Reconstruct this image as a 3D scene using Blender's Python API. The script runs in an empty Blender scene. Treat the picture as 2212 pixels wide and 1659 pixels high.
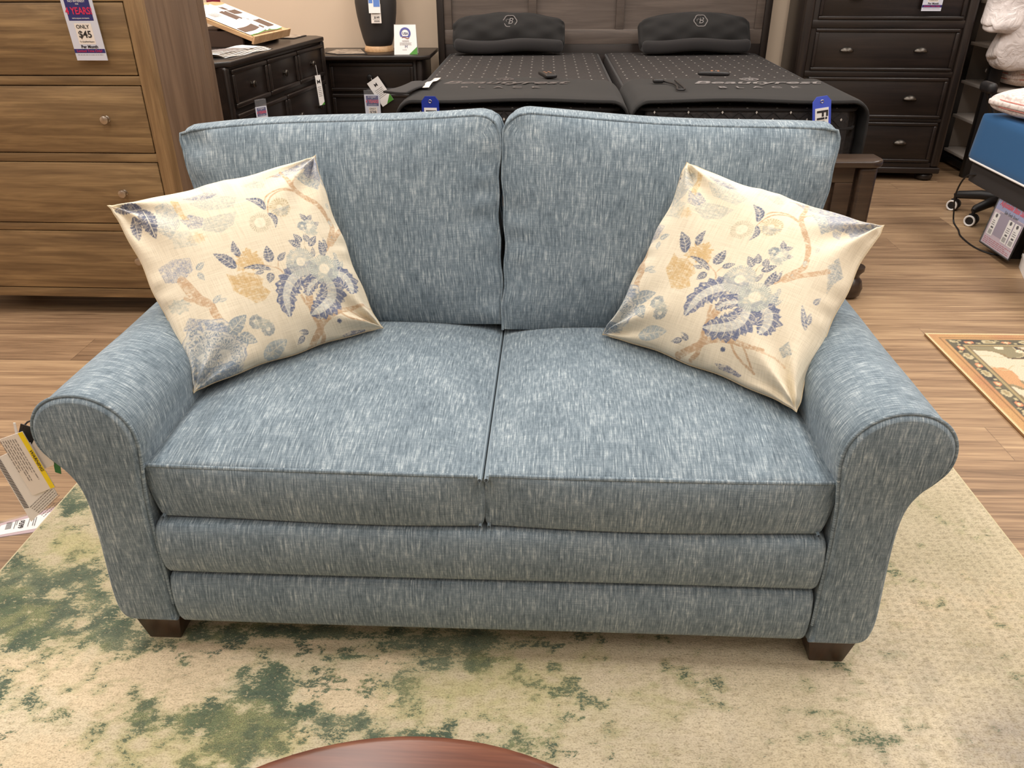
import bpy, bmesh, math, random
import numpy as np
from mathutils import Vector, Matrix, Euler
random.seed(7); rng = np.random.default_rng(7)
PI = math.pi; R = math.radians
C = bpy.context.scene.collection

# ------------------------------------------------------------------ helpers
def lin(c):
    return tuple(((v/255)/12.92 if v/255 <= .04045 else ((v/255+.055)/1.055)**2.4) for v in c[:3])
def L4(c): return (*lin(c), 1)

class NT:
    def __init__(s, name):
        s.m = bpy.data.materials.new(name); s.m.use_nodes = True
        s.t = s.m.node_tree; s.t.nodes.clear()
        s.out = s.t.nodes.new('ShaderNodeOutputMaterial')
    def n(s, typ, ins=None, **at):
        nd = s.t.nodes.new('ShaderNode'+typ)
        for k, v in at.items(): setattr(nd, k, v)
        for k, v in (ins or {}).items():
            sock = nd.inputs[k]
            if isinstance(v, tuple) and len(v) == 2 and hasattr(v[0], 'outputs'): s.t.links.new(v[0].outputs[v[1]], sock)
            elif hasattr(v, 'outputs'): s.t.links.new(v.outputs[0], sock)
            else: sock.default_value = v
        return nd
    def math(s, op, a, b=0.0, c=None):
        ins = {0: a, 1: b}
        if c is not None: ins[2] = c
        return s.n('Math', ins, operation=op)
    def mix(s, f, a, b, bt='MIX'):
        nd = s.n('Mix', None, data_type='RGBA', blend_type=bt)
        for i, v in ((0, f), (6, a), (7, b)):
            if isinstance(v, tuple) and len(v) == 2 and hasattr(v[0], 'outputs'): s.t.links.new(v[0].outputs[v[1]], nd.inputs[i])
            elif hasattr(v, 'outputs'): s.t.links.new(v.outputs[2] if v.bl_idname == 'ShaderNodeMix' else v.outputs[0], nd.inputs[i])
            else: nd.inputs[i].default_value = v
        return nd
    def ramp(s, f, stops):
        nd = s.n('ValToRGB', {0: f}); e = nd.color_ramp.elements
        while len(e) < len(stops): e.new(.5)
        for el, (p, c) in zip(e, stops): el.position = p; el.color = c
        return nd
    def bsdf(s, col, rough=.6, bump=None, bstr=.2, bdist=.002, **kw):
        b = s.n('BsdfPrincipled')
        def put(k, v):
            if isinstance(v, tuple) and len(v) == 2 and hasattr(v[0], 'outputs'): s.t.links.new(v[0].outputs[v[1]], b.inputs[k])
            elif hasattr(v, 'outputs'): s.t.links.new(v.outputs[2] if v.bl_idname == 'ShaderNodeMix' else v.outputs[0], b.inputs[k])
            else: b.inputs[k].default_value = v
        put('Base Color', col); put('Roughness', rough)
        for k, v in kw.items(): put(k.replace('_', ' '), v)
        if bump is not None:
            bp = s.n('Bump', {'Height': bump, 'Strength': bstr, 'Distance': bdist})
            s.t.links.new(bp.outputs[0], b.inputs['Normal'])
        s.t.links.new(b.outputs[0], s.out.inputs[0])
        return s.m

def plain(name, c, rough=.6, **kw):
    t = NT(name); return t.bsdf(L4(c), rough, **kw)

def link(o, parent=None):
    C.objects.link(o)
    if parent: o.parent = parent
    return o
def thing(name, label, cat, loc=(0, 0, 0), rz=0, group=None):
    o = bpy.data.objects.new(name, None); o.empty_display_size = .05
    C.objects.link(o); o.location = loc; o.rotation_euler = (0, 0, rz)
    return tag(o, label, cat, group)
def tag(o, label, cat, group=None):
    o['label'] = label; o['category'] = cat
    if group: o['group'] = group
    return o
def struct(o): o['kind'] = 'structure'; return o
def obj(name, bm, mat, parent=None, smooth=True, ang=40):
    me = bpy.data.meshes.new(name)
    bmesh.ops.recalc_face_normals(bm, faces=bm.faces)
    bm.to_mesh(me); bm.free()
    for m in (mat if isinstance(mat, list) else [mat]): me.materials.append(m)
    if smooth:
        me.shade_smooth()
        if ang: me.set_sharp_from_angle(angle=R(ang))
    return link(bpy.data.objects.new(name, me), parent)
def B(): return bmesh.new()

def box(bm, x0, x1, y0, y1, z0, z1, bev=0.0, seg=2, M=None, mi=0):
    r = bmesh.ops.create_cube(bm, size=1)
    vs = r['verts']
    for v in vs: v.co = Vector(((x0+x1)/2+v.co.x*(x1-x0), (y0+y1)/2+v.co.y*(y1-y0), (z0+z1)/2+v.co.z*(z1-z0)))
    fs = {f for v in vs for f in v.link_faces}
    if bev > 0:
        es = list({e for v in vs for e in v.link_edges})
        rr = bmesh.ops.bevel(bm, geom=es, offset=bev, segments=seg, profile=.5, affect='EDGES', clamp_overlap=True)
        vs = list({v for f in rr['faces'] for v in f.verts} | {v for v in vs if v.is_valid})
        fs = {f for v in vs for f in v.link_faces}
    for f in fs: f.material_index = mi
    if M is not None:
        for v in vs: v.co = M @ v.co
    return vs
def tube(bm, pts, r, n=10, closed=False, caps=True):
    pts = [Vector(p) for p in pts]; m = len(pts); rs = r if isinstance(r, (list, tuple)) else [r]*m
    rings = []; up = None
    for i, p in enumerate(pts):
        a = pts[(i-1) % m] if (closed or i > 0) else p; b = pts[(i+1) % m] if (closed or i < m-1) else p
        t = (b-a).normalized() if (b-a).length > 1e-9 else Vector((0, 0, 1))
        if up is None:
            up = Vector((0, 0, 1)) if abs(t.z) < .9 else Vector((1, 0, 0))
        s = t.cross(up).normalized(); up = s.cross(t).normalized()
        rings.append([bm.verts.new(p+(s*math.cos(2*PI*k/n)+up*math.sin(2*PI*k/n))*rs[i]) for k in range(n)])
    for i in range(m if closed else m-1):
        A, Bq = rings[i], rings[(i+1) % m]
        for k in range(n): bm.faces.new((A[k], A[(k+1) % n], Bq[(k+1) % n], Bq[k]))
    if caps and not closed:
        bm.faces.new(rings[0][::-1]); bm.faces.new(rings[-1])
def lathe(bm, prof, n=48, loc=(0, 0, 0), M=None):
    rings = []; l = Vector(loc)
    for r, z in prof:
        if r < 1e-6: rings.append([bm.verts.new(Vector((0, 0, z)))])
        else: rings.append([bm.verts.new(Vector((r*math.cos(2*PI*k/n), r*math.sin(2*PI*k/n), z))) for k in range(n)])
    for A, Bq in zip(rings, rings[1:]):
        for k in range(n):
            a0, a1 = A[k % len(A)], A[(k+1) % len(A)]; b0, b1 = Bq[k % len(Bq)], Bq[(k+1) % len(Bq)]
            q = []
            for v in (a0, a1, b1, b0):
                if v not in q: q.append(v)
            if len(q) > 2: bm.faces.new(q)
    for ring in (rings[0], rings[-1]):
        if len(ring) > 1: bm.faces.new(ring)
    for ring in rings:
        for v in ring: v.co = (M @ v.co if M is not None else v.co)+l
def prism(bm, poly, z0, z1, M=None, bev=0.0):
    """polygon in xy extruded z0..z1"""
    a = [bm.verts.new((x, y, z0)) for x, y in poly]; b = [bm.verts.new((x, y, z1)) for x, y in poly]
    n = len(poly)
    f0 = bm.faces.new(a[::-1]); f1 = bm.faces.new(b)
    for i in range(n): bm.faces.new((a[i], a[(i+1) % n], b[(i+1) % n], b[i]))
    if bev:
        bmesh.ops.bevel(bm, geom=list(f1.edges)+list(f0.edges), offset=bev, segments=3, profile=.5, affect='EDGES')
    elif M is not None:
        for v in a+b: v.co = M @ v.co
def catmull(pts, per=4, closed=False):
    P = [np.array(p, float) for p in pts]; n = len(P); out = []
    for i in range(n if closed else n-1):
        p0 = P[(i-1) % n] if closed or i > 0 else P[i]; p1 = P[i]; p2 = P[(i+1) % n]; p3 = P[(i+2) % n] if closed or i < n-2 else p2
        for k in range(per):
            t = k/per
            out.append(.5*((2*p1)+(-p0+p2)*t+(2*p0-5*p1+4*p2-p3)*t*t+(-p0+3*p1-3*p2+p3)*t**3))
    if not closed: out.append(P[-1])
    return [tuple(p) for p in out]

def soft_box(w, d, h, nx, ny, nz, r, fn=None):
    """rounded box centred at the origin with thread-space UVs; fn(p, q)->p deforms (q = normalised -1..1)"""
    bm = bmesh.new(); uvl = bm.loops.layers.uv.new('UVMap'); cache = {}; uvd = {}
    H = np.array([w, d, h])/2; n = (nx, ny, nz)
    def remap(k, m):
        t = -1+2*k/m
        return math.copysign(1-(1-abs(t))**1.25, t) if m > 8 else t
    def vert(i, j, k):
        key = (i, j, k)
        if key not in cache:
            q = np.array([remap(i, nx), remap(j, ny), remap(k, nz)])
            p = q*H; inner = np.clip(p, -(H-r), H-r); dlt = p-inner; l = np.linalg.norm(dlt)
            if l > 1e-9:
                # a cube-corner region collapses onto the rounding
                p = inner+dlt/l*min(r, l) if np.count_nonzero(np.abs(dlt) > 1e-9) > 1 else p
            v = bm.verts.new(fn(p.copy(), q) if fn else p); cache[key] = v; uvd[key] = p
        return cache[key]
    def face(keys, uvf):
        vs = [vert(*k) for k in keys]
        try: f = bm.faces.new(vs)
        except ValueError: return
        for l, k in zip(f.loops, keys): l[uvl].uv = uvf(uvd[k])
    for i in range(nx):
        for k in range(nz):
            for j, sg in ((0, -1), (ny, 1)):
                face([(i, j, k), (i+1, j, k), (i+1, j, k+1), (i, j, k+1)], lambda p, sg=sg: (p[0], p[2] if sg < 0 else -p[2]))
    for i in range(nx):
        for j in range(ny):
            for k, sg in ((0, -1), (nz, 1)):
                face([(i, j, k), (i+1, j, k), (i+1, j+1, k), (i, j+1, k)], lambda p, sg=sg: (p[0], sg*(h/2+p[1]+d/2)))
    for j in range(ny):
        for k in range(nz):
            for i in (0, nx):
                face([(i, j, k), (i, j+1, k), (i, j+1, k+1), (i, j, k+1)], lambda p: (p[1], p[2]))
    return bm

def text_mesh(body, size, align='CENTER', shear=0.0, ext=.0002, sx=1.0, bold=0.0, space=1.0):
    cu = bpy.data.curves.new('lettering', 'FONT'); cu.body = body; cu.size = size; cu.align_x = align; cu.align_y = 'CENTER'
    cu.shear = shear; cu.extrude = ext; cu.offset = bold; cu.space_character = space; cu.resolution_u = 3
    o = bpy.data.objects.new('tmp', cu); C.objects.link(o)
    bpy.context.view_layer.update()
    me = bpy.data.meshes.new_from_object(o.evaluated_get(bpy.context.evaluated_depsgraph_get()))
    bpy.data.objects.remove(o); bpy.data.curves.remove(cu)
    me.transform(Matrix.Diagonal((sx, 1, 1, 1)))
    return me
UPR = Matrix(((1, 0, 0, 0), (0, 0, -1, 0), (0, 1, 0, 0), (0, 0, 0, 1)))     # text plane xy -> xz, facing -y
def lettering(items, mat, parent, name='lettering', M=None, label=None):
    """items: (body,size,x,z,y,kw); one mesh; default faces -y"""
    bm = bmesh.new()
    for it in items:
        body, size, x, z, y = it[:5]; kw = dict(it[5]) if len(it) > 5 else {}
        rot = kw.pop('rot', 0)
        me = text_mesh(body, size, **kw)
        me.transform(Matrix.Translation((x, y, z)) @ Matrix.Rotation(rot, 4, 'Y') @ UPR)
        if M is not None: me.transform(M)
        bm.from_mesh(me); bpy.data.meshes.remove(me)
    o = obj(name, bm, mat, parent, smooth=False)
    if label: o['label'] = label
    return o
def print_rows(bm, x0, x1, ztop, rows, pitch, h, y, seed=0, vertical=False, M=None):
    """small unreadable print as rows of tiny dashes, flat on a card facing -y"""
    rr = random.Random(seed)
    for r_ in range(rows):
        x = x0
        end = x1-(x1-x0)*(.0 if rr.random() < .7 else rr.random()*.4)
        while x < end:
            w = min((x1-x0)*(.04+.08*rr.random()), end-x)
            z = ztop-r_*pitch
            vs = [bm.verts.new(c) for c in ((x, y, z), (x+w, y, z), (x+w, y, z-h), (x, y, z-h))]
            bm.faces.new(vs); x += w+(x1-x0)*.022
            if M is not None:
                for v in vs: v.co = M @ v.co
def copy_tree(o, parent=None):
    c = o.copy(); C.objects.link(c); c.parent = parent
    for ch in [x for x in bpy.data.objects if x.parent == o]: copy_tree(ch, c)
    return c

# ------------------------------------------------------------------ materials
def fabric():
    t = NT('blue chenille'); uv = t.n('UVMap')
    def no(sx, sy, sc=1, det=2, rough=.6, off=0):
        mp = t.n('Mapping', {'Vector': uv, 'Scale': (sx, sy, 1), 'Location': (off, off, off)})
        return t.n('Texture'+'Noise' if False else 'TexNoise', {'Vector': mp, 'Scale': sc, 'Detail': det, 'Roughness': rough})
    a = no(390, 22); b = no(30, 430, off=3); c = no(10, 7, det=3, off=7); d = no(900, 900, det=1, off=2); e = no(150, 60, det=2, off=11)
    s = t.math('MULTIPLY', a, .44); s = t.math('MULTIPLY_ADD', b, .14, s); s = t.math('MULTIPLY_ADD', d, .20, s); s = t.math('MULTIPLY_ADD', e, .22, s)
    s = t.math('ADD', s, t.math('MULTIPLY', t.math('SUBTRACT', c, .5), .17))
    rp = t.ramp(s, [(.34, L4((70, 82, 92))), (.45, L4((102, 116, 126))), (.53, L4((124, 138, 147))), (.64, L4((180, 189, 193)))])
    hb = t.math('ADD', t.math('MULTIPLY', a, .7), t.math('MULTIPLY', b, .3))
    return t.bsdf(rp, .88, bump=hb, bstr=.35, bdist=.0018, Sheen_Weight=.28, Sheen_Roughness=.45, Specular_IOR_Level=.25, Sheen_Tint=L4((205, 215, 222)))
FAB = fabric()

def wood(name, dark, mid, light, axis='X', rough=.42, sc=1.0, coat=0.0):
    t = NT(name); tc = t.n('TexCoord')
    S = {'X': (2.2, 26, 26), 'Y': (26, 2.2, 26), 'Z': (26, 26, 2.2)}[axis]
    mp = t.n('Mapping', {'Vector': (tc, 'Object'), 'Scale': tuple(v*sc for v in S)})
    n1 = t.n('TexNoise', {'Vector': mp, 'Scale': 1, 'Detail': 5, 'Roughness': .6, 'Distortion': .6})
    mp2 = t.n('Mapping', {'Vector': (tc, 'Object'), 'Scale': tuple(v*sc*6 if v > 5 else v*sc*1.5 for v in S)})
    n2 = t.n('TexNoise', {'Vector': mp2, 'Scale': 1, 'Detail': 3, 'Roughness': .6})
    f = t.math('ADD', t.math('MULTIPLY', n1, .72), t.math('MULTIPLY', n2, .28))
    rp = t.ramp(f, [(.34, L4(dark)), (.5, L4(mid)), (.64, L4(light))])
    return t.bsdf(rp, rough, bump=n2, bstr=.04, bdist=.001, Coat_Weight=coat)
OAK_X = wood('oak board along', (92, 71, 47), (122, 97, 66), (152, 124, 86), 'X')
OAK_Z = wood('oak board upright', (106, 81, 54), (128, 101, 69), (148, 119, 83), 'Z', sc=1.3)
OAK_SIDE = wood('oak side panel', (88, 69, 54), (106, 85, 68), (122, 99, 79), 'Z', sc=.8)
ESP = wood('espresso wood', (22, 17, 15), (31, 24, 21), (41, 32, 28), 'X', rough=.36)
ESPZ = wood('espresso wood upright', (22, 17, 15), (31, 24, 21), (42, 33, 28), 'Z', rough=.36)
HBW = wood('grey brown headboard wood', (80, 70, 64), (92, 81, 74), (104, 92, 84), 'X', rough=.45)
FOOTW = wood('brown footboard wood', (44, 33, 26), (56, 43, 34), (70, 54, 42), 'X', rough=.3)
LEGW = wood('dark walnut leg', (42, 26, 19), (56, 36, 27), (70, 46, 34), 'Z', rough=.3)
TABLEW = wood('cherry table top', (70, 38, 26), (94, 53, 37), (118, 73, 52), 'X', rough=.28, sc=1.1)
PALEW = wood('pale oak', (190, 146, 104), (208, 166, 122), (222, 184, 140), 'Y', rough=.4)
NICKEL = plain('brushed nickel', (190, 180, 168), .28, Metallic=1.0)
PEWTER = plain('dark pewter', (92, 86, 80), .38, Metallic=1.0)
BLACK = plain('black satin', (28, 26, 27), .5)
BLACKM = plain('black metal', (34, 33, 34), .38, Metallic=.4)
BLKCLOTH = plain('black cloth', (27, 25, 24), .9, Sheen_Weight=.03)
BLKCLOTH2 = plain('black plush band', (36, 33, 33), .95, Sheen_Weight=.08)
WHITE = plain('white card', (236, 232, 228), .55)
WARMW = plain('off white card', (232, 222, 212), .6)
PALEB = plain('pale grey blue print', (206, 208, 220), .5)
NAVY = plain('navy print', (44, 46, 108), .5)
REDP = plain('crimson print', (206, 44, 84), .5)
PURP = plain('purple print', (96, 44, 110), .5)
INK = plain('black ink', (38, 34, 36), .6)
GREYINK = plain('grey ink', (128, 120, 118), .6)
GREENP = plain('green print', (74, 140, 48), .5)
BLUEP = plain('blue tag plastic', (52, 74, 170), .35)
YELLOW = plain('yellow print', (244, 214, 24), .5)
SKYB = plain('sky blue print', (92, 128, 196), .5)
BROWNP = plain('brown picture', (96, 74, 62), .6)
EMB = plain('grey embroidery', (120, 114, 112), .8)
EMBD = plain('charcoal embossing', (92, 84, 81), .85)
WHITEPL = plain('white shelf', (206, 198, 190), .45)
BLUEFAB = plain('deep blue knit', (26, 84, 132), .75, Sheen_Weight=.1)
DKGREYF = plain('dark grey base fabric', (52, 48, 47), .9)
PINKFAB = plain('rose piping', (226, 150, 140), .8)
def plastic():
    t = NT('clear plastic film'); t.bsdf(L4((240, 240, 245)), .08, Alpha=.07, Specular_IOR_Level=.8); return t.m
CLEAR = plastic()
def knit():
    t = NT('white quilted knit'); tc = t.n('TexCoord')
    mp = t.n('Mapping', {'Vector': (tc, 'Object'), 'Scale': (180, 60, 60)})
    n = t.n('TexNoise', {'Vector': mp, 'Scale': 1, 'Detail': 2})
    rp = t.ramp(n, [(.35, L4((206, 190, 184))), (.55, L4((238, 226, 220)))])
    return t.bsdf(rp, .85, bump=n, bstr=.3, bdist=.002)
KNIT = knit()
def filmbag():
    t = NT('white plastic bag film'); tc = t.n('TexCoord')
    n = t.n('TexNoise', {'Vector': (tc, 'Object'), 'Scale': 16, 'Detail': 4, 'Distortion': 1.2})
    return t.bsdf(L4((232, 222, 218)), .3, bump=n, bstr=.6, bdist=.02, Specular_IOR_Level=.6)
FILM = filmbag()
def mattress_top():
    t = NT('black quilted mattress cloth'); tc = t.n('TexCoord')
    sp = t.n('SeparateXYZ', {0: (tc, 'Object')})
    def cells(ox, oy, per, rad):
        x = t.math('SUBTRACT', t.math('FRACT', t.math('ADD', t.math('DIVIDE', (sp, 'X'), per), ox)), .5)
        y = t.math('SUBTRACT', t.math('FRACT', t.math('ADD', t.math('DIVIDE', (sp, 'Y'), per), oy)), .5)
        dd = t.math('SQRT', t.math('ADD', t.math('MULTIPLY', x, x), t.math('MULTIPLY', y, y)))
        return t.math('LESS_THAN', dd, rad/per)
    up = t.math('GREATER_THAN', (t.n('NewGeometry') and t.n('SeparateXYZ', {0: (t.n('NewGeometry'), 'Normal')}), 'Z'), .6)
    big = t.math('MULTIPLY', t.math('MAXIMUM', cells(0, 0, .125, .0048), cells(.5, .5, .125, .0048)), up)
    sml = t.math('MULTIPLY', t.math('MAXIMUM', cells(.5, 0, .125, .0035), cells(0, .5, .125, .0035)), up)
    w = t.n('TexWave', {'Vector': (tc, 'Object'), 'Scale': 22, 'Distortion': 3, 'Detail': 1, 'Detail Scale': 3}, wave_type='BANDS', bands_direction='Y')
    base = t.ramp(w, [(0, L4((33, 29, 29))), (1, L4((50, 45, 43)))])
    c1 = t.mix(sml, base, L4((92, 86, 84))); c2 = t.mix(big, c1, L4((190, 184, 176)))
    return t.bsdf(c2, .8, bump=w, bstr=.35, bdist=.006)
MATT = mattress_top()
def floor_mat():
    t = NT('wood plank flooring'); tc = t.n('TexCoord'); sp = t.n('SeparateXYZ', {0: (tc, 'Object')})
    PW, PL = .182, 1.22
    ry = t.math('DIVIDE', t.math('ADD', (sp, 'Y'), .055), PW); row = t.math('FLOOR', ry); fy = t.math('FRACT', ry)
    h = t.n('TexWhiteNoise', {'W': row}, noise_dimensions='1D')
    cx = t.math('ADD', t.math('DIVIDE', (sp, 'X'), PL), t.math('MULTIPLY', (h, 'Value'), 5.0))
    col = t.math('FLOOR', cx); fx = t.math('FRACT', cx)
    idn = t.n('TexWhiteNoise', {'Vector': t.n('CombineXYZ', {0: col, 1: row, 2: 3.0})}, noise_dimensions='3D')
    gx = t.math('ADD', t.math('MULTIPLY', (sp, 'X'), 1.7), t.math('MULTIPLY', (idn, 'Value'), 37))
    gy = t.math('ADD', t.math('MULTIPLY', (sp, 'Y'), 38), t.math('MULTIPLY', row, 3.3))
    v = t.n('CombineXYZ', {0: gx, 1: gy, 2: (idn, 'Value')})
    n1 = t.n('TexNoise', {'Vector': v, 'Scale': 1, 'Detail': 4, 'Roughness': .62, 'Distortion': .8})
    v2 = t.n('CombineXYZ', {0: t.math('MULTIPLY', gx, 3), 1: t.math('MULTIPLY', gy, 6), 2: 0.0})
    n2 = t.n('TexNoise', {'Vector': v2, 'Scale': 1, 'Detail': 3, 'Roughness': .6})
    f = t.math('ADD', t.math('MULTIPLY', n1, .62), t.math('MULTIPLY', n2, .32))
    f = t.math('ADD', f, t.math('MULTIPLY', t.math('SUBTRACT', (idn, 'Value'), .5), .13))
    rp = t.ramp(f, [(.28, L4((98, 76, 56))), (.42, L4((140, 112, 85))), (.53, L4((166, 136, 104))), (.68, L4((198, 168, 130)))])
    e1 = t.math('LESS_THAN', fy, .012); e2 = t.math('LESS_THAN', fx, .0022)
    ed = t.math('MULTIPLY', t.math('MAXIMUM', e1, e2), .45)
    c = t.mix(ed, rp, L4((70, 52, 40)))
    ht = t.math('SUBTRACT', n2, t.math('MULTIPLY', ed, 2))
    return t.bsdf(c, .46, bump=ht, bstr=.12, bdist=.002)
def wall_mat(name, c):
    t = NT(name); n = t.n('TexNoise', {'Scale': 220, 'Detail': 2})
    return t.bsdf(L4(c), .75, bump=n, bstr=.06, bdist=.002)
FLOORM = floor_mat(); WALLM = wall_mat('beige wall paint', (214, 192, 168)); CEILM = wall_mat('white ceiling', (232, 230, 226))
def attr_mat(name, kind):
    t = NT(name); a = t.n('Attribute', None, attribute_name='print'); tc = t.n('TexCoord')
    if kind == 'linen':
        uv = t.n('UVMap')
        def no(sx, sy, o): return t.n('TexNoise', {'Vector': t.n('Mapping', {'Vector': uv, 'Scale': (sx, sy, 1), 'Location': (o, o, 0)}), 'Scale': 1, 'Detail': 2})
        n1 = no(18, 520, 0); n2 = no(520, 18, 4)
        s = t.math('ADD', t.math('MULTIPLY', n1, .5), t.math('MULTIPLY', n2, .5))
        k = t.ramp(s, [(.36, (.84, .83, .81, 1)), (.5, (.96, .96, .96, 1)), (.62, (1.0, 1.0, 1.0, 1))])
        c = t.mix(1.0, (a, 'Color'), k, 'MULTIPLY')
        sl = t.ramp(s, [(.5, (0, 0, 0, 1)), (.62, (1, 1, 1, 1))])
        c = t.mix(t.math('MULTIPLY', sl, .22), c, L4((238, 229, 208)))
        return t.bsdf(c, .9, bump=s, bstr=.25, bdist=.0012, Sheen_Weight=.1)
    n = t.n('TexNoise', {'Vector': t.n('Mapping', {'Vector': (tc, 'Object'), 'Scale': (240, 420, 1)}), 'Scale': 1, 'Detail': 3, 'Roughness': .7})
    k = t.ramp(n, [(.3, (.50, .49, .46, 1)), (.5, (.90, .90, .89, 1)), (.68, (1.0, 1.0, 1.0, 1))])
    c = t.mix(1.0, (a, 'Color'), k, 'MULTIPLY')
    return t.bsdf(c, .95, bump=n, bstr=.5, bdist=.004, Sheen_Weight=.15)
def rug_mat():
    t = NT('woven rug pile'); a = t.n('Attribute', None, attribute_name='print'); o = t.n('Attribute', None, attribute_name='overprint'); tc = t.n('TexCoord')
    def no(sx, sy, d=2, off=0): return t.n('TexNoise', {'Vector': t.n('Mapping', {'Vector': (tc, 'Object'), 'Scale': (sx, sy, 1), 'Location': (off, off, 0)}), 'Scale': 1, 'Detail': d, 'Roughness': .65})
    n1 = no(230, 330); n2 = no(60, 170, 3, 5); n3 = no(420, 420, 1, 9)
    f = t.math('ADD', (o, 'Alpha'), t.math('MULTIPLY', t.math('SUBTRACT', n1, .5), 1.35)); n4 = no(95, 150, 2, 13); f = t.math('ADD', f, t.math('MULTIPLY', t.math('SUBTRACT', n2, .5), .9)); f = t.math('ADD', f, t.math('MULTIPLY', t.math('SUBTRACT', n4, .5), 1.3))
    m = t.n('MapRange', {'Value': f, 'From Min': .38, 'From Max': .68}, interpolation_type='SMOOTHSTEP')
    dk = t.n('MapRange', {'Value': n3, 'From Min': .44, 'From Max': .60}); o2 = t.mix(t.math('MULTIPLY', dk, .6), (o, 'Color'), L4((72, 84, 68)))
    c = t.mix(m, (a, 'Color'), o2)
    k = t.ramp(t.math('ADD', t.math('MULTIPLY', n1, .6), t.math('MULTIPLY', n2, .4)), [(.33, (.46, .44, .40, 1)), (.5, (.88, .87, .85, 1)), (.62, (1, 1, 1, 1))])
    c = t.mix(1.0, c, k, 'MULTIPLY')
    return t.bsdf(c, .95, bump=n1, bstr=.6, bdist=.004, Sheen_Weight=.12)
RUGM = rug_mat()
LINEN = attr_mat('printed linen', 'linen'); PILE = attr_mat('rug pile', 'pile')

# ------------------------------------------------------------------ room
def slab(name, x0, x1, y0, y1, z0, z1, m):
    bm = B(); box(bm, x0, x1, y0, y1, z0, z1); o = obj(name, bm, m, smooth=False); return struct(o)
slab('floor', -5, 5.5, -4, 5.72, -.1, 0, FLOORM)
slab('wall_back', -5, 5.5, 5.72, 5.85, 0, 3.0, WALLM)
slab('wall_left', -5.15, -5, -4, 5.85, 0, 3.0, WALLM)
slab('wall_right', 5.5, 5.65, -4, 5.85, 0, 3.0, WALLM)
slab('wall_front', -5.15, 5.65, -4.15, -4, 0, 3.0, WALLM)
slab('ceiling', -5.15, 5.65, -4.15, 5.85, 3.0, 3.1, CEILM)
bm = B(); box(bm, -5, 5.5, 5.705, 5.72, 0, .09, .004); struct(obj('baseboard_back', bm, plain('baseboard', (60, 46, 38), .5)))

# ------------------------------------------------------------------ loveseat
SX, SY = -.10, 1.16
sofa = thing('loveseat', 'blue grey chenille loveseat with rolled arms and dark tapered legs', 'sofa', (SX, SY, 0), R(-.75))
prof = [(.634, .094), (.635, .16), (.634, .24), (.633, .34), (.629, .42), (.621, .48), (.617, .525), (.624, .563), (.646, .595), (.68, .616), (.715, .622), (.75, .616),
        (.78, .598), (.799, .57), (.805, .54), (.80, .51), (.785, .483), (.766, .458), (.753, .43), (.747, .39), (.747, .33), (.751, .25), (.755, .18), (.754, .135), (.746, .108), (.728, .096), (.70, .094)]
PR = catmull(prof, 4)
def roll_arm(side):
    bm = B(); uvl = bm.loops.layers.uv.new('UVMap')
    n = len(PR); ys = [.0, .006, .02, .06, .15, .3, .45, .6, .72, .80, .86]
    arc = [0]
    for a, b in zip(PR, PR[1:]): arc.append(arc[-1]+math.hypot(b[0]-a[0], b[1]-a[1]))
    cxm, czm = .69, .45
    rings = []
    for y in ys:
        ins = .008*max(0, 1-y/.012) if y < .012 else 0
        ring = []
        for x, z in PR:
            dx, dz = (x-cxm)*.35, (z-czm)*.2
            l = math.hypot(dx, dz)+1e-6
            w = .0016*math.sin(y*37+z*11)*math.sin(x*23+y*9)
            ring.append(bm.verts.new((side*(x-dx/l*(ins-w)), y, z-dz/l*(ins-w))))
        rings.append(ring)
    for i in range(len(ys)-1):
        for k in range(n):
            k2 = (k+1) % n
            f = bm.faces.new((rings[i][k], rings[i][k2], rings[i+1][k2], rings[i+1][k]))
            for l, (yy, kk) in zip(f.loops, ((ys[i], k), (ys[i], k2), (ys[i+1], k2), (ys[i+1], k))): l[uvl].uv = (yy+side*3, arc[kk])
    f = bm.faces.new(rings[-1]); f2 = bm.faces.new(rings[0])
    for ff in (f, f2):
        for l in ff.loops: l[uvl].uv = (l.vert.co.x, l.vert.co.z)
    return bm
def arm_panel(side):
    """upholstered front panel with the roll outline, slightly padded"""
    bm = B(); uvl = bm.loops.layers.uv.new('UVMap')
    n = len(PR); P = [np.array(p) for p in PR]; rings = []; area = sum(P[i][0]*P[(i+1) % n][1]-P[(i+1) % n][0]*P[i][1] for i in range(n))
    for ins, y in ((.0015, .003), (.003, -.003), (.006, -.007), (.0095, -.0095), (.0105, -.0098)):
        ring = []
        for k in range(n):
            tdir = P[(k+1) % n]-P[(k-1) % n]; tdir = tdir/(np.linalg.norm(tdir)+1e-9)
            nor = np.array([tdir[1], -tdir[0]])*(-1 if area > 0 else 1)   # always inwards
            q = P[k]+nor*ins
            ring.append(bm.verts.new((side*q[0], y, q[1])))
        rings.append(ring)
    for A, Bq in zip(rings, rings[1:]):
        for k in range(n): bm.faces.new((A[k], A[(k+1) % n], Bq[(k+1) % n], Bq[k]))
    bm.faces.new(rings[-1])
    for f in bm.faces:
        for l in f.loops: l[uvl].uv = (l.vert.co.x+side*5, l.vert.co.z+.3)
    return bm
def uv_planar(bm, ax=(0, 2)):
    uvl = bm.loops.layers.uv.verify()
    for f in bm.faces:
        for l in f.loops: l[uvl].uv = (l.vert.co[ax[0]], l.vert.co[ax[1]])
    return bm
for s in (-1, 1):
    a = obj('arm', roll_arm(s), FAB, sofa, ang=50)
    p = obj('arm_front_panel', arm_panel(s), FAB, a, ang=60)
    bm = B(); wp = PR[3:72]; tube(bm, [(s*x, -.001+.004*max(0, (i-58)/10), z) for i, (x, z) in enumerate(wp)], [.0032*min(1, max(.08, (len(wp)-1-i)/12)) for i in range(len(wp))], 8); obj('welt', uv_planar(bm, (2, 0)), FAB, a)
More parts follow.
